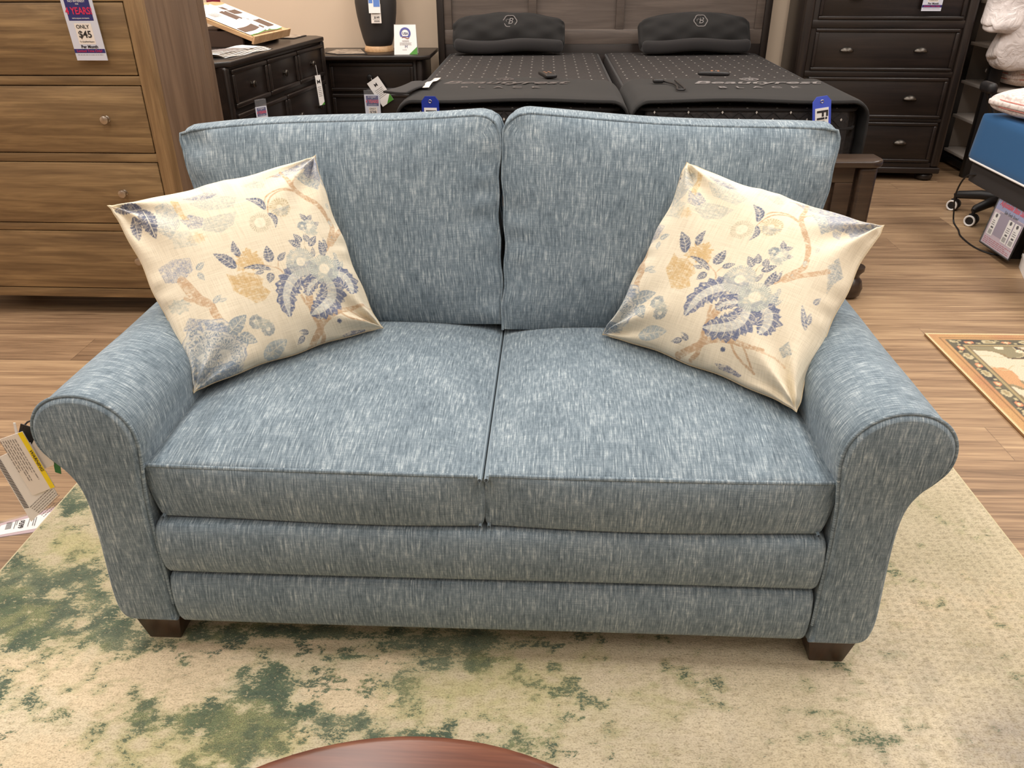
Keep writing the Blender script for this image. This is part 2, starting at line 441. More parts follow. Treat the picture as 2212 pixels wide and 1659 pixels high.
# front rails, light-blocking deck, back frame
def rail(zc, h, d, y0, bow):
    def fn(p, q):
        p[1] += -bow*(1-q[2]**2)*(1 if q[1] < 0 else 0) + y0+d/2; p[2] += zc
        if q[1] < 0: p[1] += .003*math.sin(p[0]*3.1)
        return p
    return soft_box(1.268, d, h, 48, 4, 10, .016, fn)
obj('upper_rail', rail(.284, .128, .16, .002, .012), FAB, sofa)
obj('lower_rail', rail(.153, .134, .14, .004, .012), FAB, sofa)
bm = soft_box(1.264, .70, .09, 6, 6, 2, .01, lambda p, q: p+np.array([0, .50, .262])); obj('seat_deck_light_block', bm, FAB, sofa)  # hidden box under the cushions, added to block light
bm = soft_box(1.56, .13, .60, 12, 3, 8, .03, lambda p, q: p+np.array([0, .825+.06*(p[2]/.6), .395])); obj('back_frame', bm, FAB, sofa)
bm = B()
for s in (-1, 1):
    for yy, nm in ((.02, 'f'), (.80, 'r')):
        bm = B(); cx = s*.695; w1, w0 = .052, .034
        t = [(-w1, 0), (w1, 0), (w1, 2*w1), (-w1, 2*w1)]; bt = [(-w0, .012), (w0, .012), (w0, .012+2*w0), (-w0, .012+2*w0)]
        vb = [bm.verts.new((cx+x, yy+y, .0072)) for x, y in bt]; vt = [bm.verts.new((cx+x, yy+y, .096)) for x, y in t]
        bm.faces.new(vb); bm.faces.new(vt)
        for k in range(4): bm.faces.new((vb[k], vb[(k+1) % 4], vt[(k+1) % 4], vt[k]))
        bmesh.ops.bevel(bm, geom=list(bm.edges), offset=.0025, segments=2, profile=.5, affect='EDGES')
        obj('leg', bm, LEGW, sofa)

# seat cushions (loose: things of their own resting on the deck)
def seat_cushion(x0, x1, seed, label):
    outer = -1 if x0 < -.1 else 1
    w, d, h = x1-x0, .70, .118
    cx = (x0+x1)/2; ybase = .008
    off = np.array([cx, ybase+d/2, .352])
    def fn(p, q):
        up = (q[2]+1)/2
        cu = (1-abs(q[0])**3.2)*(1-abs(q[1])**3.4)
        wob = .0035*math.sin(p[0]*9+seed)*math.sin(p[1]*7+seed*2)
        p[2] += h/2+.001
        if q[2] > .999: p[2] += (.040*cu+wob*cu)
        elif q[2] > -1: p[2] += 0
        if q[1] <= -.999: p[1] -= .010*(1-q[2]**2)*(1-abs(q[0])**4)+.004*math.sin(q[0]*2.5+seed)
        if abs(q[0]) > .999: p[0] += math.copysign(.006*(1-q[2]**2), q[0])
        if q[1] < 0 and q[2] < 1: p[0] -= outer*.014*(1-q[2])/2*max(0, q[0]*outer)**4*-q[1]
        # the lower front edge sags a little between the arms
        if q[2] < 0 and q[1] < 0: p[2] -= .004*(1-q[0]**2)*(-q[2])
        return p+off
    t = obj('seat_cushion', soft_box(w, d, h, 46, 46, 10, .006, fn), FAB, sofa, ang=70)
    r = .012; zz = h+.001-.003
    for nm, z in (('top', zz), ('bottom', .006)):
        pts = []
        X, Y = (w/2-.0025, d/2-.0025) if nm == 'top' else (w/2-.005, d/2-.004)
        seq = [(-X, Y), (-X, 0), (-X, -Y+.012), (-X+.002, -Y+.002), (-X+.012, -Y)]+[(-X+.02+(2*X-.04)*k/14, -Y) for k in range(1, 14)]+[(X-.012, -Y), (X-.002, -Y+.002), (X, -Y+.012), (X, 0), (X, Y)]
        for x, y in seq:
            yy = y-.004*math.sin(x/(w/2)*2.5+seed) if y < -Y+.01 else y
            sag = -.004*(1-(x/X)**2) if nm == 'bottom' else .0015*math.sin(x*13+seed)
            if nm == 'bottom' and y < 0: x -= outer*.014*max(0, x/X*outer)**4*(-y/Y)
            pts.append((x, yy+(.004 if nm == 'bottom' else 0), z+sag))
        bm = B(); tube(bm, [np.array(q)+off for q in catmull(pts, 3)], .0042 if nm == 'top' else .003, 8); obj('welt', uv_planar(bm, (0, 2)), FAB, t)
    return t
seat_cushion(-.630, -.003, .4, 'left of the two blue grey seat cushions, under the left floral pillow')
seat_cushion(.003, .630, 1.9, 'right of the two blue grey seat cushions, under the right floral pillow')

# back cushions
def back_cushion(F, thick, seed, label, round_in, lean=.13):
    BL, BR, TR, TL = [np.array(v, float) for v in F]
    org = np.array([SX, SY, 0.])
    def quad(u, v): return (BL*(1-u)+BR*u)*(1-v)+(TL*(1-u)+TR*u)*v
    nrm = np.cross(BR-BL, TL-BL); nrm /= np.linalg.norm(nrm)          # points to the viewer (-y)
    if nrm[1] > 0: nrm = -nrm
    W_, H_ = np.linalg.norm(BR-BL), np.linalg.norm(TL-BL); ex, ez = (BR-BL)/W_, (TL-BL)/H_
    def surf(u, v, q1):
        """q1 -1 front .. 1 back; the inner top corner is rounded off, sides pucker at the seam"""
        cu, cv = 2*u-1, 2*v-1
        ri, ro = .055, .016                                    # corner radii: inner, outer
        rad = ri if round_in*cu > 0 else ro
        x, z = u*W_, v*H_
        # square corner zone -> quarter disc
        fx = (x-(W_-rad))/rad if cu > 0 else (rad-x)/rad; fz = (z-(H_-rad))/rad
        if fx > 0 and fz > 0:
            k = max(fx, fz)/math.hypot(fx, fz); dx, dz = rad*fx*(k-1), rad*fz*(k-1); x += dx if cu > 0 else -dx; z += dz
        uu, vv = x/W_, z/H_
        p = quad(uu, vv)-org
        p += ez*(.007*math.sin(u*5.1+seed)*v**3+.003*(1-cu*cu)*v**4)
        p += ex*cu*abs(cu)*(.004*math.sin(v*7+seed)+.0025*math.sin(v*31+seed*2)*(1-v*.5)-.002*(1-cv*cv))
        prof_ = (max(0, 1-abs(cu)**2.8)*max(0, 1-abs(cv)**3.0))**.62
        if q1 <= 0:
            edge = max(0, abs(cu)-.70)/.30; sd = 1 if cu > 0 else -1
            wr = .0075*edge*edge*(1-abs(cu)**14)*math.sin(v*30+seed*3+sd*2+2.5*math.sin(v*9+seed))
            edt = max(0, cv-.8)/.2; wr += .0025*edt*(1-abs(cv)**14)*math.sin(u*38+seed+3*math.sin(u*7))
            if round_in*cu < -.80 and cv > .74: wr -= .013*math.sin((abs(cu)-.80)/.20*PI)*math.sin((cv-.74)/.26*PI)
            p = p+nrm*(.058*prof_+wr)*(-q1)
        else: p = p-nrm*(.03*prof_)*q1
        p[1] += thick*(q1+1)/2*(1-.2*v)
        if q1 > -1: p[2] += (.010*(1-q1*q1)-.010*(q1+1)/2)*v**3
        return p
    w = np.linalg.norm(BR-BL); h = np.linalg.norm(TL-BL)
    def fn(p, q):
        u = (p[0]/w)+.5; v = (p[2]/h)+.5
        return surf(min(1, max(0, u)), min(1, max(0, v)), q[1] if abs(q[1]) < .999 else math.copysign(1, q[1]))
    t = obj('back_cushion', soft_box(w, thick, h, 56, 4, 56, .008, fn), FAB, sofa, ang=70)
    for q1 in (-1, 1):
        pts = [surf(0, k/24, q1) for k in range(25)]+[surf(k/24, 1, q1) for k in range(1, 25)]+[surf(1, 1-k/24, q1) for k in range(1, 25)]
        bm = B(); tube(bm, [p+np.array([0, .001*q1, .001]) for p in pts], .0034, 8); obj('welt', uv_planar(bm, (0, 2)), FAB, t)
    return t
back_cushion([(-.800, 1.775, .485), (-.106, 1.765, .492), (-.111, 1.885, .972), (-.866, 1.885, .918)], .16, .6, 'left of the two blue grey back cushions, taller at its inner corner', 1)
back_cushion([(-.100, 1.755, .484), (.600, 1.765, .488), (.660, 1.885, .930), (-.101, 1.885, .966)], .16, 2.2, 'right of the two blue grey back cushions, with a puckered outer corner', -1)

# ------------------------------------------------------------------ floral throw pillows
def raster_print():
    """block print drawn in a 1888x1659 frame at half size (sRGB 0..1)"""
    W, Hh, S = 944, 830, .5
    base = np.array([230, 219, 195])/255.
    img = np.ones((Hh, W, 3))*base
    yy, xx = np.mgrid[0:Hh, 0:W].astype(float); xx /= S; yy /= S
    pn = rng.random((Hh, W))
    def blur(a, k):
        for _ in range(2):
            a = sum(np.roll(a, s, 0) for s in range(-k, k+1))/(2*k+1); a = sum(np.roll(a, s, 1) for s in range(-k, k+1))/(2*k+1)
        return a
    streak = sum(np.roll(pn, s, 1) for s in range(-5, 6))/11; streak = (streak-streak.mean())/streak.std()
    soft = blur(pn, 2); soft = (soft-soft.mean())/soft.std()
    def put(mask, col, a):
        al = np.clip(a*(1+.26*streak+.22*soft), 0, 1)*mask
        img[:] = img*(1-al[..., None])+np.array(col)/255.*al[..., None]
    def poly(P):
        P = np.array(P, float); m = np.zeros((Hh, W), bool)
        x0, x1 = int(max(0, P[:, 0].min()*S-1)), int(min(W, P[:, 0].max()*S+2)); y0, y1 = int(max(0, P[:, 1].min()*S-1)), int(min(Hh, P[:, 1].max()*S+2))
        if x1 <= x0 or y1 <= y0: return m.astype(float)
        X, Y = xx[y0:y1, x0:x1], yy[y0:y1, x0:x1]; mm = np.zeros(X.shape, bool)
        for (xa, ya), (xb, yb) in zip(P, np.roll(P, -1, 0)):
            if ya == yb: continue
            c = ((ya > Y) != (yb > Y)) & (X < (xb-xa)*(Y-ya)/(yb-ya)+xa); mm ^= c
        m[y0:y1, x0:x1] = mm; return m.astype(float)
    def seg(P, w):
        P = np.array(catmull(P, 5), float); n = len(P); w = np.interp(np.arange(n), np.linspace(0, n-1, len(w)), w) if hasattr(w, '__len__') else np.full(n, w)
        m = np.zeros((Hh, W))
        for i in range(n-1):
            a, b = P[i], P[i+1]; r = max(w[i], w[i+1])
            x0, x1 = int(max(0, min(a[0], b[0])*S-r)), int(min(W, max(a[0], b[0])*S+r+1)); y0, y1 = int(max(0, min(a[1], b[1])*S-r)), int(min(Hh, max(a[1], b[1])*S+r+1))
            if x1 <= x0 or y1 <= y0: continue
            X, Y = xx[y0:y1, x0:x1], yy[y0:y1, x0:x1]; d = b-a; t = np.clip(((X-a[0])*d[0]+(Y-a[1])*d[1])/(d@d+1e-9), 0, 1)
            dist = np.hypot(X-a[0]-t*d[0], Y-a[1]-t*d[1])
            m[y0:y1, x0:x1] = np.maximum(m[y0:y1, x0:x1], np.clip((w[i]/2-dist)/1.5+.5+.18*soft[y0:y1, x0:x1], 0, 1))
        return m
    BLU, GRY, PAL, TAN, GOLD, CRM = (90, 99, 124), (146, 158, 166), (182, 186, 176), (196, 164, 130), (210, 180, 130), (236, 227, 204)
    def leaf(b, t, w, col=BLU, a=.85, ser=0, vein=True, bend=0.0):
        b, t = np.array(b, float), np.array(t, float); d = t-b; l = np.hypot(*d); n = np.array([-d[1], d[0]])/l
        ts = np.linspace(0, 1, 40); up, dn = [], []
        for s in ts:
            c = b+d*s+n*bend*l*math.sin(PI*s); ww = w/2*math.sin(PI*min(1, s**.75))**.8
            z = 1-ser*.38*((s*9) % 1) if ser else 1
            up.append(c+n*ww*z); dn.append(c-n*ww*z)
        put(poly(up+dn[::-1]), col, a)
        if vein:
            put(seg([b+d*.05, b+d*.5+n*bend*l, b+d*.92], max(3, w*.05)), CRM, .8)
            for s in np.arange(.2, .9, .16):
                c = b+d*s+n*bend*l*math.sin(PI*s)
                for sg in (-1, 1): put(seg([c, c+d*.10+n*sg*w*.36], 3), CRM, .75)
    def flower(c, r, col=PAL, a=.75, core=.38, pet=18, ccol=CRM):
        c = np.array(c, float); th = np.linspace(0, 2*PI, 180, endpoint=False); rad = r*(1+.07*np.cos(th*pet/2)+.03*np.sin(th*7))
        put(poly(np.stack([c[0]+rad*np.cos(th), c[1]+rad*np.sin(th)], 1)), col, a*.6)
        ang = np.arctan2(yy-c[1], xx-c[0]); rr = np.hypot(xx-c[0], yy-c[1]); m = (rr < r*1.02) & (rr > r*core) & (np.sin(ang*pet*2+rr*.05) > .1)
        put(m.astype(float), tuple(v*.84 for v in col), a*.75)
        put(np.clip((r*core-rr)/3, 0, 1), ccol, .95)
        put(np.clip((r*core*.5-rr)/3, 0, 1)*(np.sin(ang*8) > 0), col, .4)
    def hatch(P, col, a, ang, per=11):
        m = poly(P); ca, sa = math.cos(ang), math.sin(ang); v = np.sin((xx*ca+yy*sa+6*soft)*2*PI/per)
        put(m, col, a*.35); put(m*(v > -.1), col, a*.8)
    def blob(c, rx, ry, col, a, n=9, jag=.2, seed=1):
        r_ = np.random.default_rng(seed); th = np.linspace(0, 2*PI, 72, endpoint=False); k = 1+jag*np.sin(th*n+r_.random()*6)*.6+jag*.5*np.sin(th*n*2.3+2)
        put(poly(np.stack([c[0]+rx*k*np.cos(th), c[1]+ry*k*np.sin(th)], 1)), col, a)
    # pale blossoms
    hatch([(380, 450), (450, 420), (520, 470), (540, 600), (480, 700), (400, 640)], GRY, .55, .3); hatch([(540, 560), (600, 520), (690, 550), (680, 620), (600, 630)], (142, 148, 162), .75, 1.2)
    hatch([(600, 440), (760, 380), (900, 400), (880, 480), (700, 500)], PAL, .8, 1.9, 13); hatch([(690, 560), (790, 530), (900, 510), (880, 600), (800, 660), (680, 640)], PAL, .9, .9, 9)
    put(poly([(480, 410), (530, 420), (560, 500), (600, 560), (560, 560), (510, 490)]), GOLD, .6); blob((640, 690), 60, 36, GOLD, .35); hatch([(480, 640), (600, 640), (650, 740), (500, 760)], PAL, .6, .2)
    hatch([(560, 400), (700, 350), (780, 370), (740, 400), (640, 420)], (120, 126, 146), .7, .5, 14)
    hatch([(920, 310), (1000, 265), (1080, 290), (1060, 330), (960, 320)], PAL, .9, .7)
    hatch([(1100, 240), (1290, 130), (1400, 80), (1440, 260), (1440, 300), (1330, 200), (1190, 250)], (140, 146, 164), .95, .55, 14); hatch([(1250, 260), (1330, 220), (1440, 300), (1420, 350), (1340, 300)], GRY, .9, 1.4, 13)
    # left side
    hatch([(390, 880), (480, 830), (600, 820), (620, 900), (540, 980), (440, 970)], (146, 152, 170), .75, .4, 13); leaf((640, 900), (690, 850), 40, GRY, .8); leaf((650, 920), (690, 965), 36, GRY, .8); blob((520, 1120), 70, 40, PAL, .5, 7)
    put(seg([(545, 965), (590, 1020), (650, 1085), (720, 1120), (745, 1170), (790, 1230)], [60, 70, 62, 46, 50, 40]), TAN, .75); put(seg([(660, 1095), (600, 1090), (560, 1075)], 22), TAN, .65); leaf((740, 1110), (790, 1060), 36, GRY, .7); leaf((770, 1100), (830, 1085), 26, GRY, .6)
    # lower-left great flower
    for k, (cx_, cy_, r, a0, a1) in enumerate(((735, 1385, 215, 3.0, 6.6), (720, 1420, 190, 2.6, 6.9), (750, 1440, 160, 3.0, 6.5), (735, 1490, 150, 2.4, 7.0), (730, 1530, 120, 3.0, 6.4), (800, 1420, 140, 4.4, 7.2), (660, 1430, 120, 2.4, 5.0))):
        # overlapping scalloped petals, cream lips with blue-grey shading lines below
        th = np.linspace(a0, a1, 120); rad = r*(.93+.10*np.abs(np.sin(th*(6+k%3)+k))); P = np.stack([cx_+rad*np.cos(th), cy_+rad*.82*np.sin(th)], 1)
        put(poly(np.concatenate([P, [[cx_, cy_+40]]])), (214, 212, 202), .8); ang = np.arctan2((yy-cy_)/.82, xx-cx_); rr = np.hypot(xx-cx_, (yy-cy_)/.82)
        m = poly(np.concatenate([P*.90+np.array([cx_, cy_])*.10, [[cx_, cy_+40]]])); put(m*(np.sin(ang*38+2*soft) > .0)*(rr > r*.35), (110, 128, 146), .62); put(seg([tuple(q) for q in P[::6]], 6), (150, 158, 172), .6)
    hatch([(570, 1370), (600, 1500), (690, 1600), (840, 1560), (940, 1480), (860, 1440), (700, 1480)], (112, 130, 150), .75, .2, 10); hatch([(540, 1260), (580, 1190), (700, 1210), (820, 1250), (840, 1300), (700, 1270)], (134, 146, 168), .7, 0, 11)
    leaf((830, 1295), (940, 1185), 90, GRY, .95); leaf((900, 1300), (1010, 1345), 66, GRY, .85); flower((1000, 1225), 42, GRY, .9); flower((1075, 1265), 40, GRY, .85); blob((1045, 1235), 55, 30, PAL, .6)
    leaf((1060, 1430), (1190, 1320), 96, (172, 182, 184), .9)
    # branches
    put(seg([(1165, 205), (1205, 255), (1255, 335), (1330, 390), (1420, 450), (1480, 520), (1512, 585), (1490, 655), (1462, 745)], [18, 24, 28, 30, 30, 30, 34, 32, 22]), TAN, .8)
    put(seg([(1275, 365), (1200, 345), (1130, 362), (1085, 400), (1072, 450)], 11), TAN, .75); put(seg([(1255, 360), (1180, 358), (1120, 395), (1096, 450), (1095, 515)], 9), TAN, .75); put(seg([(1265, 350), (1252, 300), (1275, 262)], 12), TAN, .65); put(seg([(1165, 240), (1120, 232), (1080, 250)], 7), TAN, .5)
    put(seg([(1332, 1010), (1345, 1100), (1372, 1180), (1402, 1250), (1372, 1310), (1335, 1375)], [50, 46, 44, 44, 40, 34]), TAN, .8); put(seg([(1402, 1245), (1460, 1180), (1530, 1140), (1620, 1110), (1690, 1075)], [34, 38, 34, 24, 14]), TAN, .8)
    put(seg([(1520, 1145), (1600, 1185), (1720, 1195)], 12), TAN, .75); put(seg([(1590, 1125), (1640, 1150), (1700, 1185)], 10), TAN, .7); put(seg([(1400, 1250), (1420, 1300), (1410, 1350)], 26), TAN, .7); put(seg([(1290, 1060), (1320, 1110), (1360, 1150)], 16), TAN, .6)
    put(seg([(1205, 950), (1150, 893), (1090, 880), (1030, 868)], 8), TAN, .8); put(seg([(1150, 893), (1150, 850), (1165, 820)], 6), TAN, .8)
    # ochre blossoms
    blob((960, 840), 72, 62, GOLD, .75, 7, .28, 3); put(poly([(935, 840), (950, 772), (985, 768), (985, 800), (1050, 830), (1062, 870), (960, 900), (890, 915), (905, 850)]), GOLD, .7)
    put(poly([(825, 930), (880, 945), (930, 915), (1000, 925), (1055, 960), (1045, 1000), (1098, 1040), (1060, 1090), (1005, 1112), (940, 1075), (868, 1040), (850, 985)]), GOLD, .66); hatch([(850, 940), (1040, 950), (1060, 1080), (880, 1040)], (200, 168, 118), .35, .8, 22)
    # small flowers
    flower((1045, 590), 66, (212, 204, 176), .7, .55, 14); flower((1170, 480), 66, (214, 198, 160), .8, .3, 12); hatch([(1120, 500), (1235, 460), (1215, 530), (1160, 540)], GRY, .5, .9); flower((1352, 598), 52, (196, 202, 196), .9, .4, 10); flower((1310, 600), 30, GRY, .8); blob((1365, 640), 40, 20, PAL, .7)
    put(seg([(1330, 650), (1320, 740), (1370, 810)], 6), (190, 176, 148), .7)
    # blue leaves
    for b, t, w, bd in (((890, 892), (748, 800), 72, .05), ((912, 818), (872, 715), 48, -.1), ((1100, 856), (1080, 748), 70, 0), ((1150, 842), (1196, 785), 38, 0), ((1105, 900), (930, 895), 34, .08), ((1060, 912), (1000, 930), 26, 0), ((1104, 920), (1092, 986), 50, 0), ((1082, 497), (955, 415), 52, .16), ((1095, 520), (1140, 625), 36, -.2), ((1340, 556), (1298, 516), 34, 0), ((1348, 552), (1374, 518), 32, 0),
                        ((1392, 585), (1420, 565), 26, 0), ((1296, 742), (1218, 706), 46, 0), ((1300, 712), (1252, 662), 44, 0), ((1345, 705), (1315, 655), 42, 0), ((1350, 735), (1393, 662), 44, 0), ((1375, 805), (1370, 742), 30, 0), ((1440, 795), (1415, 690), 52, .05), ((1462, 745), (1440, 670), 26, 0), ((1300, 1300), (1256, 1348), 34, 0), ((1328, 1282), (1266, 1274), 34, 0)):
        leaf(b, t, w, BLU, .9, ser=.5 if w > 60 else 0, bend=bd)
    leaf((1530, 868), (1520, 778), 52, GRY, .95); leaf((1545, 860), (1570, 800), 30, GRY, .7); blob((1520, 1206), 14, 13, BLU, .9); hatch([(1530, 1290), (1590, 1255), (1672, 1245), (1668, 1262), (1560, 1300)], (96, 104, 132), 1.0, .3, 16)
    for i in range(4): leaf((1480+i*9, 430+i*110), (1496+i*14, 470+i*110), 22, GRY, .7)
    # leading leaves at the top-left corner
    leaf((300, 455), (385, 685), 120, (92, 98, 120), .95, ser=.6); leaf((300, 450), (118, 470), 112, (92, 98, 120), .95, ser=.6); leaf((245, 530), (272, 692), 84, (92, 98, 120), .95, ser=.6)
    # acanthus
    def acanthus(P, w, inner=(214, 214, 204)):
        P = np.array(catmull(P, 8), float); n = len(P); T = np.gradient(P, axis=0); T /= np.hypot(T[:, 0], T[:, 1])[:, None]; N = np.stack([-T[:, 1], T[:, 0]], 1)
        k = np.linspace(0, 1, n); ww = w/2*(.55+.45*np.sin(PI*np.clip(k*1.05, 0, 1)))*np.where(k > .85, (1-k)/.15*.8+.2, 1)
        saw = 1+.62*((k*12) % 1); put(poly(np.concatenate([P+N*(ww*saw)[:, None], (P-N*(ww*saw)[:, None])[::-1]])), (104, 113, 142), .92)
        put(poly(np.concatenate([P+N*(ww*.45)[:, None], (P-N*(ww*.45)[:, None])[::-1]])), inner, .85)
        for i in range(3, n-3, 3):
            for sg in (-1, 1): put(seg([P[i], P[i]+N[i]*sg*ww[i]*.55+T[i]*6, P[i]+N[i]*sg*ww[i]*.95+T[i]*20], 4), CRM, .85)
    acanthus([(1400, 905), (1310, 905), (1235, 960), (1195, 1060), (1212, 1190)], 120); acanthus([(1470, 925), (1560, 905), (1606, 960), (1612, 1025)], 104); acanthus([(1440, 930), (1480, 990), (1480, 1060), (1420, 1130), (1345, 1178)], 130); acanthus([(1410, 940), (1345, 1000), (1330, 1060)], 60)
    flower((1292, 845), 92, (200, 204, 196), .9, .32, 22); flower((1442, 878), 90, (200, 206, 196), .95, .38, 20)
    draw_right_only(hatch, leaf, seg, put, blob)
    return img

def homog(src, dst):
    A = []
    for (x, y), (u, v) in zip(src, dst): A += [[x, y, 1, 0, 0, 0, -u*x, -u*y], [0, 0, 0, x, y, 1, -v*x, -v*y]]
    h = np.linalg.solve(np.array(A, float), np.array(dst, float).ravel()); return np.append(h, 1).reshape(3, 3)
UNIT = [(0, 1), (1, 1), (1, 0), (0, 0)]                        # TL TR BR BL in (u,v)
H_PRINT = homog(UNIT, [(75, 405), (1395, 80), (1805, 1215), (620, 1590)])
def grid_mesh(name, P, col, uv, mat, parent, P2=None, over=None):
    """P (n,m,3) front sheet, optional back sheet P2 sharing the border"""
    n, m = P.shape[:2]; idx = np.arange(n*m).reshape(n, m)
    q = np.stack([idx[:-1, :-1], idx[1:, :-1], idx[1:, 1:], idx[:-1, 1:]], -1).reshape(-1, 4)
    V = P.reshape(-1, 3); U = uv.reshape(-1, 2); Cc = col.reshape(-1, 3)
    if P2 is not None:
        i2 = idx+n*m; i2[0, :] = idx[0, :]; i2[-1, :] = idx[-1, :]; i2[:, 0] = idx[:, 0]; i2[:, -1] = idx[:, -1]
        q2 = np.stack([i2[:-1, :-1], i2[:-1, 1:], i2[1:, 1:], i2[1:, :-1]], -1).reshape(-1, 4)
        V = np.concatenate([V, P2.reshape(-1, 3)]); U = np.concatenate([U, U]); Cc = np.concatenate([Cc, Cc]); q = np.concatenate([q, q2])
        used = np.zeros(len(V), bool); used[q.ravel()] = True; re = np.cumsum(used)-1; V, U, Cc, q = V[used], U[used], Cc[used], re[q]
    me = bpy.data.meshes.new(name); me.vertices.add(len(V)); me.vertices.foreach_set('co', V.astype(np.float32).ravel())
    me.loops.add(q.size); me.loops.foreach_set('vertex_index', q.astype(np.int32).ravel())
    me.polygons.add(len(q)); me.polygons.foreach_set('loop_start', np.arange(0, q.size, 4, dtype=np.int32)); me.polygons.foreach_set('loop_total', np.full(len(q), 4, np.int32))
    me.update(calc_edges=True)
    lc = np.where(Cc <= .04045, Cc/12.92, ((Cc+.055)/1.055)**2.4)
    at = me.attributes.new('print', 'FLOAT_COLOR', 'POINT'); at.data.foreach_set('color', np.concatenate([lc, np.ones((len(lc), 1))], 1).astype(np.float32).ravel())
    if over is not None:
        oc, om = over; oc = oc.reshape(-1, 3); oc = np.where(oc <= .04045, oc/12.92, ((oc+.055)/1.055)**2.4)
        a2 = me.attributes.new('overprint', 'FLOAT_COLOR', 'POINT'); a2.data.foreach_set('color', np.concatenate([oc, om.reshape(-1, 1)], 1).astype(np.float32).ravel())
    ul = me.uv_layers.new(name='UVMap'); ul.data.foreach_set('uv', U[q.ravel()].astype(np.float32).ravel())
    me.materials.append(mat); me.shade_smooth(); me.validate()
    return link(bpy.data.objects.new(name, me), parent)
H_R = homog([(575, 60), (1800, 470), (1250, 1595), (65, 1140)], UNIT)
_a = H_R @ np.array([1040., 1000., 1.]); _a = _a[:2]/_a[2]; _b = np.linalg.inv(H_PRINT) @ np.array([1442, 878, 1.]); _b = _b[:2]/_b[2]; SHIFT_R = _b-_a
def draw_right_only(hatch, leaf, seg, put, blob):
    def mp(*P):
        out = []
        for x, y in P:
            q = H_R @ np.array([float(x), float(y), 1.]); q = q[:2]/q[2]+SHIFT_R; q = H_PRINT @ np.array([q[0], q[1], 1.]); out.append((q[0]/q[2], q[1]/q[2]))
        return out
    hatch(mp((1440, 440), (1560, 400), (1760, 430), (1790, 480), (1700, 540), (1640, 600), (1600, 560), (1480, 540)), (128, 136, 158), .9, .6, 13)
    hatch(mp((1480, 490), (1560, 500), (1540, 610), (1500, 590)), (166, 172, 180), .9, 1.2, 12); hatch(mp((1580, 520), (1650, 520), (1610, 620)), (150, 158, 174), .9, .9, 12)
    hatch(mp((1470, 800), (1540, 740), (1560, 850), (1500, 900), (1460, 960)), (150, 160, 166), .8, .5, 12); hatch(mp((1180, 1290), (1240, 1250), (1260, 1320), (1200, 1340)), (150, 160, 164), .8, .5, 12)
    for a, b in (((1335, 1180), (1320, 1040)), ((1345, 1150), (1372, 1080)), ((1390, 1030), (1430, 990))): P = mp(a, b); leaf(P[0], P[1], 30, (112, 122, 146), .9)
    put(seg(mp((1215, 900), (1300, 870), (1400, 850), (1470, 830)), 30), (203, 172, 138), .75); put(seg(mp((1210, 1385), (1150, 1345), (1050, 1310)), 12), (203, 172, 138), .6)
